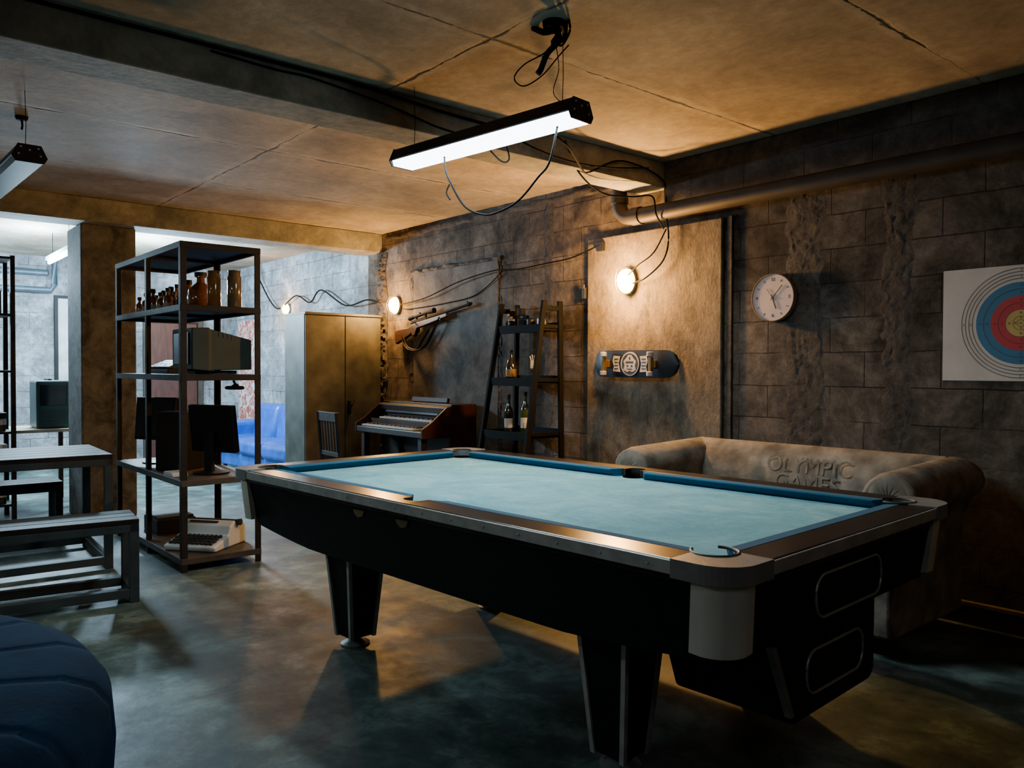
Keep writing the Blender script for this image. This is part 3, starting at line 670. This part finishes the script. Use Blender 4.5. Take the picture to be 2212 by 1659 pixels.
# ------------------------------------------------------------------ rifle
Rf=thing("rifle","bolt-action rifle with wooden stock, scope and sling on the wall","rifle",(-6.58,D-.065,1.80),rot=(0,math.radians(-8),0))
b=bm_(); prism(b,[(-.64,-.125),(-.645,.005),(-.60,.018),(-.38,.005),(-.30,.03),(-.05,.03),(.30,.028),(.30,-.008),(.0,-.022),(-.22,-.03),(-.27,-.09),(-.31,-.10),(-.34,-.068),(-.45,-.09)],-.02,.02,'xz'); fin("stock",b,mWood,Rf,bevel=.008,seg=3)
b=bm_(); cyl(b,(-.1,0,.042),(.68,0,.042),.0155,.013,seg=14); cyl(b,(.63,0,.042),(.66,0,.042),.019,seg=14); box(b,(.62,0,.064),(.012,.006,.03)); fin("barrel",b,mLadder,Rf,smooth=True)
b=bm_(); box(b,(-.18,0,.040),(.26,.034,.042)); cyl(b,(-.24,0,.04),(-.26,-.06,.02),.006,seg=8); tube(b,[(-.20,0,-.025),(-.21,0,-.065),(-.25,0,-.07),(-.27,0,-.03)],.005,8); fin("receiver",b,mLadder,Rf,bevel=.003)
b=bm_(); cyl(b,(-.30,0,.096),(.0,0,.096),.015,seg=16); cyl(b,(-.02,0,.096),(.08,0,.096),.018,.027,seg=16); cyl(b,(-.36,0,.096),(-.29,0,.096),.025,.018,seg=16); box(b,(-.24,0,.07),(.02,.02,.04)); box(b,(-.08,0,.07),(.02,.02,.04)); cyl(b,(-.17,0,.096),(-.17,0,.122),.01,seg=10); fin("scope",b,mLadder,Rf,smooth=True)
b=bm_(); tube(b,[(-.50,-.01,-.06),(-.47,-.015,-.15),(-.38,-.02,-.22),(-.22,-.02,-.25),(-.08,-.02,-.22),(.05,-.02,-.12),(.14,-.015,-.03),(.18,-.01,.01)],.006,6,flat=3.0); tube(b,[(-.48,-.01,-.07),(-.40,-.02,-.19),(-.24,-.02,-.235),(-.14,-.02,-.17),(-.0,-.02,-.08)],.005,6,flat=2.5); fin("sling",b,mStrap,Rf)
for x in (-.34,.2):
    b=bm_(); tube(b,[(x,.053,-.03 if x>0 else -.065),(x,.0,-.03 if x>0 else -.065),(x,-.03,-.02 if x>0 else -.055)],.005,6,smooth=False); fin("wall_peg",b,mBlackMetal,Rf)
# ------------------------------------------------------------------ ladder shelf
Ld=thing("ladder_shelf","black wooden ladder shelf with cameras and bottles by the wall","shelf",(-4.98,4.5,0))
hw=.30
def ydep(z): return -.52+.32*z/1.88
for s in (-1,1):
    b=bm_()
    for (ya,yb) in ((ydep(0),ydep(1.88)),(-.03,-.03)):
        P0=Vector((s*hw,ya,0));P1=Vector((s*(hw-.035),yb,1.88))
        vs=[b.verts.new((p.x+a*.014,p.y+c*.022,p.z)) for p in (P0,P1) for a,c in ((-1,-1),(1,-1),(1,1),(-1,1))]
        for f in ((3,2,1,0),(4,5,6,7),(0,1,5,4),(1,2,6,5),(2,3,7,6),(3,0,4,7)): b.faces.new([vs[i] for i in f])
    b3(b,s*(hw-.035)-.013,s*(hw-.035)+.013,ydep(1.88),-.03,1.80,1.84)
    fin("side_frame",b,mLadder,Ld,bevel=.003)
for z in [.36,.80,1.23,1.66]:
    w=hw-.035*z/1.88-.014
    b=bm_(); b3(b,-w,w,ydep(z),-.01,z-.02,z); b3(b,-w,w,ydep(z)-.012,ydep(z)+.006,z-.035,z+.03); b3(b,-w,w,-.03,-.015,z,z+.05); b3(b,-w-.01,-w+.005,ydep(z),-.01,z,z+.03); b3(b,w-.005,w+.01,ydep(z),-.01,z,z+.03)
    fin("shelf_board",b,mLadder,Ld,bevel=.002)
lx,ly=-4.98,4.5
Cm=thing("film_camera","black vintage camera with round lens on the ladder shelf","camera",(lx-.17,ly-.15,1.661),-.2)
b=bm_(); box(b,(0,0,.045),(.13,.045,.09)); box(b,(0,0,.10),(.05,.04,.03)); fin("camera_body",b,mDarkPlastic,Cm,bevel=.006)
b=bm_(); cyl(b,(0,-.02,.045),(0,-.06,.045),.032,seg=20); fin("lens",b,mScreen,Cm)
b=bm_(); box(b,(-.04,0,.145),(.05,.05,.06)); fin("flash",b,mBlackMetal,Cm,bevel=.004)
Cm2=clone(Cm,(lx-.03,ly-.14,1.661),.3)
Cm2["label"]="second black vintage camera on the ladder shelf"
def mug(loc,label="small black tin mug on the ladder shelf",mat=mBlackMetal,k=1.):
    t=thing("mug",label,"mug",loc,group="mugs on the ladder shelf")
    b=bm_(); lathe(b,[(0,0),(.032*k,0),(.034*k,.005),(.034*k,.075*k),(.031*k,.075*k),(.031*k,.008),(0,.008)],(0,0,0),20); fin("cup",b,mat,t,smooth=True)
    b=bm_(); tube(b,[(.034*k,0,.06*k),(.050*k,0,.055*k),(.050*k,0,.025*k),(.034*k,0,.018*k)],.004,6); fin("handle",b,mat,t)
mug((lx+.06,ly-.16,1.661)); mug((lx+.12,ly-.08,1.661)); mug((lx+.175,ly-.15,1.661),"squat tin mug with pale finish",mCast,1.0)
wine=[(0,0),(.035,0),(.037,.008),(.037,.17),(.03,.205),(.014,.235),(.013,.30)]
bottle([(0,0),(.045,0),(.048,.01),(.05,.12),(.035,.15),(.03,.17),(.014,.20),(.012,.24)],mDarkGlass,"dark liqueur bottle with brass band",(lx-.14,ly-.2,1.231),group="bottles on the ladder shelf",labmat=mGold)
bottle(wine,mDarkGlass,"dark wine bottle with pale label",(lx-.10,ly-.26,.801),group="bottles on the ladder shelf")
bottle(wine,mGreenGlass,"green wine bottle with cream label",(lx+.04,ly-.20,.801),group="bottles on the ladder shelf",k=1.08)
def glass(loc,h=.10,r=.033):
    b=bm_(); lathe(b,[(0,0),(r*.85,0),(r,h),(r*.93,h),(r*.8,.008),(0,.008)],(0,0,0),20); o=fin("drinking_glass",b,mClear,smooth=True,loc=loc); top(o,"clear drinking glass on the ladder shelf","glass","glasses on the ladder shelf")
glass((lx-.20,ly-.22,.801),.09); glass((lx+.14,ly-.27,.801),.10); glass((lx-.02,ly-.33,.801),.06)
Hn=thing("hand_ornament","pale hand-shaped ornament standing on a glass stem","ornament",(lx+.14,ly-.2,1.231),.5)
b=bm_(); lathe(b,[(0,0),(.03,0),(.03,.006),(.008,.015),(.008,.05),(.028,.09),(.034,.13),(.032,.13),(.026,.092),(0,.06)],(0,0,0),18); fin("glass_stem",b,mClear,Hn,smooth=True)
b=bm_(); box(b,(0,0,.135),(.05,.018,.06))
for i,(h,a) in enumerate(((.045,-12),(.055,-4),(.05,4),(.04,12))): x=-.019+i*.0127; tube(b,[(x,0,.16),(x+math.sin(math.radians(a))*h*.5,-.002,.16+h*.5),(x+math.sin(math.radians(a))*h,-.008,.16+h)],.006,8)
tube(b,[(.022,0,.125),(.04,-.004,.14),(.048,-.008,.16)],.0065,8)
fin("hand",b,mIvory,Hn,bevel=.003)
# ------------------------------------------------------------------ skateboard
Sk=thing("skateboard","black skateboard with white emblem mounted on the plaster panel","skateboard",(-3.945,D-.10,1.372),rot=(0,math.radians(0.5),0))
b=bm_(); nx=40; ny=8; hx=.405; hy=.10; top_=[];bot_=[]
def dk(i,j):
    s=-1+2*i/nx; x=s*hx
    e_=max(0,(abs(x)-(hx-hy))/hy); wd=hy*math.sqrt(max(0,1-e_*e_)) if e_<1 else 0
    wd=max(wd,.002); t=-1+2*j/ny
    yv=0.05*max(0,(abs(x)-.26)/.145)**1.3
    return x,t*wd,yv+.008*t*t
for i in range(nx+1):
    top_.append([b.verts.new((dk(i,j)[0],dk(i,j)[2],dk(i,j)[1])) for j in range(ny+1)])
    bot_.append([b.verts.new((dk(i,j)[0],dk(i,j)[2]+.011,dk(i,j)[1])) for j in range(ny+1)])
for i in range(nx):
    for j in range(ny):
        b.faces.new((top_[i][j],top_[i+1][j],top_[i+1][j+1],top_[i][j+1])); b.faces.new((bot_[i][j],bot_[i][j+1],bot_[i+1][j+1],bot_[i+1][j]))
    b.faces.new((top_[i][0],bot_[i][0],bot_[i+1][0],top_[i+1][0])); b.faces.new((top_[i][ny],top_[i+1][ny],bot_[i+1][ny],bot_[i][ny]))
fin("deck",b,M("black_blue_deck",(.005,.008,.014),.45,spec=.3),Sk,smooth=True)
b=bm_()
for s in (-1,1): prism(b,[(s*.095,-.06),(s*.165,-.055),(s*.155,-.02),(s*.17,.02),(s*.16,.06),(s*.095,.055),(s*.11,.0)],-.0035,.0,'xz')
em=[(p[0],p[1]) for p in arc(0,0,.088,0,360,28)[:-1]]; prism(b,em,-.0032,0,'xz'); fin("emblem",b,mEmb,Sk,label="round white emblem with banners")
b=bm_(); prism(b,arc(0,0,.078,0,360,24)[:-1],-.0042,-.0032,'xz'); 
for x in (-.132,.132):
    for z in (-.035,-.012,.012,.035): box(b,(x,-.0042,z),(.04,.001,.007))
fin("emblem_ink",b,mInk,Sk)
b=bm_(); prism(b,[(-.06,-.045),(-.025,-.06),(.0,-.05),(.025,-.06),(.06,-.045),(.05,-.01),(.06,.02),(.03,.045),(.015,.065),(-.015,.065),(-.03,.045),(-.06,.02),(-.05,-.01)],-.0052,-.0042,'xz'); fin("emblem_figure",b,mEmb,Sk)
b=bm_(); box(b,(0,-.0056,.012),(.075,.001,.012)); box(b,(-.02,-.0056,-.015),(.018,.001,.012)); box(b,(.02,-.0056,-.015),(.018,.001,.012)); box(b,(0,-.0056,-.038),(.05,.001,.006)); box(b,(0,-.0056,.04),(.012,.001,.02)); fin("emblem_detail",b,mInk,Sk)
for s in (-1,1):
    b=bm_(); box(b,(s*.225,-.012,0),(.06,.022,.055)); cyl(b,(s*.225,-.045,-.085),(s*.225,-.045,.085),.006,seg=10); box(b,(s*.225,-.035,0),(.025,.03,.10)); tr=fin("truck",b,mGold,Sk,bevel=.003,label="brass-coloured axle truck")
    for z in (-.07,.07):
        b=bm_(); cyl(b,(s*.225,-.045,z-.016),(s*.225,-.045,z+.016),.024,seg=20); fin("wheel",b,mEmb,tr,bevel=.004,label="cream wheel")
# ------------------------------------------------------------------ clock
Ck=thing("wall_clock","round wall clock with pale face and wooden rim","clock",(-2.817,D-.0,1.785))
b=bm_(); lathe(b,[(0,0),(.148,0),(.150,.01),(.150,.042),(.147,.045),(.144,.035),(0,.035)],(0,0,0),48,R('X',90)); fin("rim",b,mClockRim,Ck,smooth=True)
b=bm_(); lathe(b,[(.1445,.034),(.1445,.037),(0,.037)],(0,0,0),48,R('X',90)); fin("dial",b,mClockFace,Ck)
b=bm_()
for k in range(12):
    a=k*pi/6; 
    if k%3: box(b,(.118*math.sin(a),-.038,.118*math.cos(a)),(.004,.001,.014),Matrix.Rotation(a,4,'Y'))
fin("hour_marks",b,mInk,Ck)
for s_,a in (("12",0),("3",90),("6",180),("9",270)):
    text("numeral",s_,.03,mInk,Ck,Matrix.Translation((.113*math.sin(math.radians(a)),-.038,.113*math.cos(math.radians(a))))@R('X',90),.0005)
def hand(nm,a,l,w,t_=.02):
    b=bm_(); box(b,(0,0,l/2-t_/2),(w,.002,l+t_)); bmesh.ops.transform(b,matrix=Matrix.Translation((0,-.041,0))@Matrix.Rotation(math.radians(a),4,'Y'),verts=b.verts); fin(nm,b,mInk,Ck)
hand("hour_hand",160,.075,.009); hand("minute_hand",42,.10,.004); hand("second_hand",-35,.07,.002)
b=bm_(); cyl(b,(0,-.038,0),(0,-.045,0),.007,seg=12); fin("hub",b,mInk,Ck)
# ------------------------------------------------------------------ target
Tg=thing("archery_target","paper archery target with blue, red and gold rings","target",(-1.44,D,1.568))
b=bm_(); b3(b,-.37,.37,-.006,.0,-.292,.292); fin("paper",b,mTgtPaper,Tg)
def disc(nm,r,off,mat,par=Tg):
    b=bm_(); n=64
    b.faces.new([b.verts.new((r*math.cos(2*pi*i/n),off,r*math.sin(2*pi*i/n))) for i in range(n)])
    return fin(nm,b,mat,par)
disc("blue_ring",.207,-.0068,mTgtBlue); disc("red_ring",.138,-.0074,mTgtRed); disc("gold_center",.069,-.0080,mTgtGold)
b=bm_(); n=64
for rr in (.276,.2415,.2585,.2245,.172,.103,.069,.035,.017):
    w=.0014 if rr>.21 else .0009
    A=[[b.verts.new((q*math.cos(2*pi*i/n),-.0088,q*math.sin(2*pi*i/n))) for i in range(n)] for q in (rr-w,rr+w)]
    for i in range(n): b.faces.new((A[0][i],A[0][(i+1)%n],A[1][(i+1)%n],A[1][i]))
b3(b,-.006,.006,-.0089,-.0087,-.001,.001); b3(b,-.001,.001,-.0089,-.0087,-.006,.006)
fin("ring_lines",b,mInk,Tg)
for k,rr in enumerate((.267,.233,.19,.155,.12,.086,.052,.026)):
    for dx,dz in ((0,rr),(0,-rr),(-rr,0),(rr,0)): text("score_number",str(k+2),.016,mInk,Tg,Matrix.Translation((dx,-.0088,dz))@R('X',90),.0002)
# ------------------------------------------------------------------ beige sofa
Sf=thing("chesterfield_sofa","worn beige rolled-arm sofa with faded lettering behind the pool table","sofa",(-2.44,4.04,0))
sw=.79
b=bm_(); b3(b,-sw+.10,sw-.10,-.38,.42,.08,.36); fin("base",b,mSofa,Sf,bevel=.03,seg=4)
def backprof(off):
    return [(.10-off,.36),(.125-off,.55),(.15-off,.70),(.172-off*.8,.80),(.20-off*.3,.845)]+[(.27+.078*math.cos(math.radians(a)),.825+.068*math.sin(math.radians(a))) for a in range(150,-50,-20)]+[(.40,.60),(.40,.12),(.3,.1),(.1,.12)]
b=bm_(); N_=48; rr=[]
for i in range(N_+1):
    x=-sw+.04+(2*sw-.08)*i/N_
    u=abs((x/.46+.5)%1.0); d_=min(u,1-u)
    off=.022*min(1,d_/.10)**.6+.006*noise.noise(Vector((x*6,3,1)))
    rr.append([b.verts.new((x,p[0],p[1])) for p in backprof(off)])
for A,B in zip(rr,rr[1:]):
    for i in range(len(A)): b.faces.new((A[i],A[(i+1)%len(A)],B[(i+1)%len(A)],B[i]))
b.faces.new(rr[0]); b.faces.new(rr[-1][::-1])
fin("backrest",b,mSofa,Sf,smooth=True,angle=70)
for x in (-.315,.315):
    b=bm_(); box(b,(x,-.12,.42),(.60,.50,.15)); fin("seat_cushion",b,mSofa,Sf,bevel=.045,seg=4,smooth=True)
for s in (-1,1):
    b=bm_(); c0=s*(sw-.02)
    secs=[]
    for yy,zc_,rz_ in ((-.42,.745,.105),(-.36,.755,.112),(-.1,.765,.112),(.15,.775,.112),(.30,.78,.112),(.385,.775,.10)):
        pr=[(s*(sw-.14),.10),(s*(sw-.15),.62)]+[(c0+s*.125*math.cos(math.radians(a)),zc_+rz_*math.sin(math.radians(a))) for a in range(200,-60,-16)]+[(s*(sw-.0),.58),(s*(sw-.0),.10)]
        secs.append([(p[0],yy,p[1]) for p in pr])
    loft(b,secs); ar=fin("arm",b,mSofa,Sf,bevel=.02,seg=3,smooth=True,angle=60)
    b=bm_(); lathe(b,[(.10,-.0),(.085,.012),(.05,.016),(.02,.012),(0,.018)],(c0,-.415,.745),28,R('X',90))
    for k in range(16):
        a=2*pi*k/16; tube(b,[(c0+.02*math.cos(a),-.428,.745+.02*math.sin(a)),(c0+.06*math.cos(a),-.430,.745+.06*math.sin(a)),(c0+.10*math.cos(a),-.414,.745+.10*math.sin(a))],.0022,5)
    fin("arm_scroll",b,mSofa,ar,smooth=True,label="pleated scroll front of the arm")
for x in (-.64,.64):
    for y in (-.32,.36):
        b=bm_(); cyl(b,(x,y,0),(x,y,.09),.022,.032,seg=12); fin("foot",b,mOrgan,Sf)
text("lettering","OLYMPIC",.125,mSofaPrint,Sf,Matrix.Translation((.06,.1395,.785))@R('X',78),.0002,label="large faded pale lettering")
text("lettering","GAMES",.125,mSofaPrint,Sf,Matrix.Translation((.06,.1185,.690))@R('X',80),.0002,label="large faded pale lettering")
# ------------------------------------------------------------------ picnic table and benches
def bench(x,y1,length,w,h,label,name="bench",rz=0,cat_="bench",planks=3,mt=mPlank):
    t=thing(name,label,cat_,(x,y1,0),rz)
    b=bm_(); pw=(w-.01*(planks-1))/planks
    for k in range(planks): b3(b,-w/2+k*(pw+.01),-w/2+k*(pw+.01)+pw,-length,0,h-.03,h)
    fin("plank_top",b,mt,t,bevel=.003)
    b=bm_(); f=.05
    for sx in (-1,1): b3(b,sx*(w/2-f/2)-f/2,sx*(w/2-f/2)+f/2,-length,-.0,h-.075,h-.03)
    b3(b,-w/2,w/2,-f,0,h-.075,h-.03); b3(b,-w/2,w/2,-length,-length+f,h-.075,h-.03); fin("top_frame",b,mFrame,t,bevel=.003)
    for yy in (-f/2,-length+f/2):
        for sx in (-1,1):
            b=bm_(); xx=sx*(w/2-f/2); b3(b,xx-f/2,xx+f/2,yy-f/2,yy+f/2,0,h-.07); fin("leg",b,mFrame,t,bevel=.003)
    b=bm_()
    for yy in (-f/2,-length+f/2): b3(b,-w/2+f,w/2-f,yy-f/2,yy+f/2,.03,.08)
    for sx in (-1,1): xx=sx*(w/2-f/2); b3(b,xx-f/2,xx+f/2,-length+f,-f,.03,.08)
    fin("stretcher",b,mFrame,t,bevel=.003)
    return t
bench(-5.02,1.33,1.5,.36,.475,"dark plank bench with grey steel frame beside the table",rz=-.12)
bench(-7.10,1.33,1.5,.32,.46,"dark plank bench with grey steel frame behind the table",rz=-.02)
bench(-6.2,1.42,1.6,.85,.76,"long plank table with grey steel frame",name="dining_table",rz=-.05,cat_="table",planks=5)
# ------------------------------------------------------------------ blue round seat
b=bm_(); prof=[(0,.525),(.25,.525),(.55,.523),(.85,.518),(1.02,.505),(1.09,.475),(1.13,.42),(1.14,.30),(1.13,.15),(1.10,.03),(0,.03)]
NA=360; rings=[]
for k,(r,z) in enumerate(prof):
    if r==0: rings.append([b.verts.new((0,0,z))]); continue
    ring=[]
    for i in range(NA):
        a=2*pi*i/NA; ph=(i%18)/18; gr=math.exp(-((min(ph,1-ph))*18/.7)**2)
        dz=-.008*gr*min(1,r/.5) if k<6 else 0; dr=-.007*gr if k>=4 else 0
        ring.append(b.verts.new(((r+dr)*math.cos(a),(r+dr)*math.sin(a),z+dz)))
    rings.append(ring)
for A,B in zip(rings,rings[1:]):
    for i in range(NA):
        j=(i+1)%NA
        if len(A)==1: b.faces.new((A[0],B[i],B[j]))
        elif len(B)==1: b.faces.new((A[i],A[j],B[0]))
        else: b.faces.new((A[i],A[j],B[j],B[i]))
pf=fin("round_ottoman",b,mBlue,smooth=True,loc=(-2.70,-.515,0),angle=75)
top(pf,"large round navy velvet ottoman with radial channel seams","ottoman")
# ------------------------------------------------------------------ far room things
Bs=thing("leather_sofa","bright blue leather sofa in the adjoining room","sofa",(-9.35,4.10,0))
b=bm_(); b3(b,-1.1,1.1,-.30,.35,.10,.30); fin("base",b,mBlueLeather,Bs,bevel=.03,seg=3)
for x in (-.72,0,.72):
    b=bm_(); b3(b,x-.355,x+.355,-.36,.15,.28,.47); fin("seat_cushion",b,mBlueLeather,Bs,bevel=.06,seg=4,smooth=True)
    b=bm_(); box(b,(x,.25,.62),(.71,.20,.52),R('X',-8)); fin("back_cushion",b,mBlueLeather,Bs,bevel=.08,seg=4,smooth=True)
for s in (-1,1):
    b=bm_(); b3(b,s*1.0,s*1.2,-.36,.38,.1,.66); fin("arm",b,mBlueLeather,Bs,bevel=.07,seg=4,smooth=True)
for x in (-1,1):
    for y in (-.25,.3):
        b=bm_(); cyl(b,(x,y,0),(x,y,.11),.025,seg=10); fin("foot",b,mBlackMetal,Bs)
b=bm_(); b3(b,-.32,.32,-.03,0,-.72,.72); top(fin("wall_painting",b,mArt,loc=(-11.3,D-.0,1.30)),"tall painting of a red figure on pale ground","painting")
Fr=thing("framed_board","tall black-framed pale board on the far wall","framed board",(-12.0,2.6,1.55))
b=bm_(); b3(b,.03,.04,-.36,.36,-.70,.70); fin("panel",b,M("pale_board",(.4,.45,.47),.5),Fr)
b=bm_(); b3(b,0,.06,-.40,-.36,-.74,.74); b3(b,0,.06,.36,.40,-.74,.74); b3(b,0,.06,-.36,.36,.70,.74); b3(b,0,.06,-.36,.36,-.74,-.70); fin("frame",b,mBlackMetal,Fr)
Dk=thing("desk","pale-topped desk in the adjoining room","desk",(-9.0,1.05,0))
b=bm_(); b3(b,-.35,.35,-.8,.75,.72,.75); fin("desk_top",b,mDeskTop,Dk,bevel=.004)
for x in (-.31,.31):
    for y in (-.76,.71): 
        b=bm_(); b3(b,x-.02,x+.02,y-.02,y+.02,0,.72); fin("leg",b,mBlackMetal,Dk)
Rd=thing("retro_computer","teal metal cased retro machine on the desk","computer",(-8.92,1.58,.751),0)
b=bm_(); b3(b,-.18,.18,-.13,.16,0,.46); fin("casing",b,mTealCase,Rd,bevel=.02,seg=3)
b=bm_(); b3(b,.178,.186,-.10,.13,.22,.42); fin("screen",b,mScreen,Rd,bevel=.004)
b=bm_(); 
for k in range(5): b3(b,.178,.185,-.10,.12,.04+k*.03,.052+k*.03)
fin("vent",b,mKeyDark,Rd)
b=bm_(); b3(b,-.1,.1,-.015,.015,.46,.475); fin("handle",b,mBlackMetal,Rd)
Ls=thing("metal_shelf","narrow black metal shelf with folders in the adjoining room","shelf",(-8.30,.72,0))
for x in (-.2,.2):
    for y in (-.45,.45):
        b=bm_(); b3(b,x-.018,x+.018,y-.018,y+.018,0,2.3); fin("post",b,mBlackMetal,Ls)
for z in (.15,.45,.78,1.31,1.8,2.29):
    b=bm_(); b3(b,-.2,.2,-.45,.45,z-.02,z); fin("shelf_board",b,mBlackMetal,Ls)
for z0,n in ((.15,3),(.45,4),(.78,3)):
    for k in range(n):
        b=bm_(); h=.055; b3(b,-.15,.15,-.12,.12,0,h-.004); o=fin("file_box",b,mTypeGrey if k%2 else mBeige,bevel=.003,loc=(-8.30,1.0,z0+.001+k*h),rz=.03*k); top(o,"grey flat file box stacked on the shelf","box","file boxes on the black shelf")
        b=bm_(); b3(b,.151,.153,-.06,.06,.012,.04); fin("paper_label",b,mPaper,o)
b=bm_(); lathe(b,[(0,0),(.05,0),(.06,.1),(.045,.16),(.03,.2),(.035,.22)],(0,0,0),18); top(fin("vase",b,mDarkPlastic,smooth=True,loc=(-8.3,1.02,1.311)),"dark rounded vase on the black shelf","vase")
b=bm_(); b3(b,-.12,.12,-.12,.12,0,.2); top(fin("storage_box",b,mDarkPlastic,bevel=.005,loc=(-8.3,.98,1.801)),"dark cardboard box on the black shelf","box")
def far_tube(loc,label):
    t=thing("ceiling_tube_lamp",label,"lamp",loc)
    b=bm_(); b3(b,-.6,.6,-.035,.035,.03,.07); fin("housing",b,mPanelWhite,t)
    b=bm_(); cyl(b,(-.58,0,.01),(.58,0,.01),.02,seg=12); fin("tube",b,mFarTube,t,smooth=True,label="glowing cool white tube")
    for x in (-.4,.4):
        b=bm_(); cyl(b,(x,0,.07),(x,0,H-loc[2]),.003,seg=6); fin("suspension_wire",b,mRubber,t)
far_tube((-9.45,1.80,2.48),"glowing cool tube lamp in the adjoining room")
far_tube((-9.5,2.32,2.48),"added cool tube lamp hidden behind the column to light the ceiling")  # added out of sight behind the column to brighten the adjoining ceiling
far_tube((-10.8,.2,2.48),"glowing cool tube lamp near the far wall")
# ------------------------------------------------------------------ lights
def light(kind,loc,power,colr,size=.1,rot=(0,0,0),sy=None,name="light"):
    l=bpy.data.lights.new(name,kind); l.energy=power; l.color=colr
    if kind=="AREA":
        l.size=size
        if sy: l.shape='RECTANGLE'; l.size_y=sy
    else: l.shadow_soft_size=size
    o=bpy.data.objects.new(name,l); COL.objects.link(o); o.location=loc; o.rotation_euler=rot; return o
WARM=(1,.48,.125); COOL=(.55,.80,1.)
light("POINT",(-4.0,D-.20,1.984),225,WARM,.05,name="wall_lamp_light")
light("POINT",(-7.27,D-.20,2.0),90,WARM,.05,name="wall_lamp_light")
light("POINT",(-9.94,D-.20,2.11),30,WARM,.05,name="wall_lamp_light")
light("AREA",(-3.045,2.37,2.384),42,(.78,.93,1.),1.15,(0,0,.115),.11,name="tube_light")
light("POINT",(-9.6,1.62,2.30),520,COOL,.15,name="adjoining_room_light")
light("POINT",(-9.5,2.7,2.30),540,COOL,.15,name="adjoining_room_light")
light("POINT",(-10.8,.2,2.30),280,COOL,.15,name="adjoining_room_light")
light("POINT",(1.2,D-.4,2.0),9,WARM,.1,name="warm_fill_light")  # added warm fill out of view, no fixture; lifts ceiling at right
light("POINT",(-1.0,-2.5,2.0),10,WARM,.15,name="warm_fill_light")  # added warm fill behind the camera, no fixture
light("POINT",(-5.5,-2.4,2.1),26,WARM,.15,name="warm_fill_light")  # added warm fill out of view on the left, no fixture
light("AREA",(-3.8,-1.4,2.4),38,(.60,.90,.92),1.2,(0,0,0),.12,name="cool_fill_light")  # added cool fill out of view, brightens the floor at left
light("AREA",(.6,.0,2.4),7,(.80,.93,1.),1.2,(0,0,0),.3,name="cool_fill_light")  # added soft fill behind the camera for the table's near corner
w=bpy.data.worlds.new("World"); SC.world=w; w.use_nodes=True
w.node_tree.nodes["Background"].inputs[0].default_value=(.02,.022,.025,1); w.node_tree.nodes["Background"].inputs[1].default_value=.3
# ------------------------------------------------------------------ camera
al,p,r=0.6996,0.0180,0.0026
fw=Vector((-math.cos(al),math.sin(al),0)); up=Vector((0,0,1)); Rr=fw.cross(up)
F=math.cos(p)*fw-math.sin(p)*up; U=math.sin(p)*fw+math.cos(p)*up
R2=math.cos(r)*Rr+math.sin(r)*U; U2=-math.sin(r)*Rr+math.cos(r)*U
cd=bpy.data.cameras.new("camera"); cam=bpy.data.objects.new("camera",cd); COL.objects.link(cam)
cd.sensor_width=36; cd.lens=1734/2212*36; cd.clip_start=.05; cd.clip_end=60
m=Matrix((R2,U2,-F)).transposed().to_4x4(); m.translation=Vector((0,0,1.328)); cam.matrix_world=m
SC.camera=cam
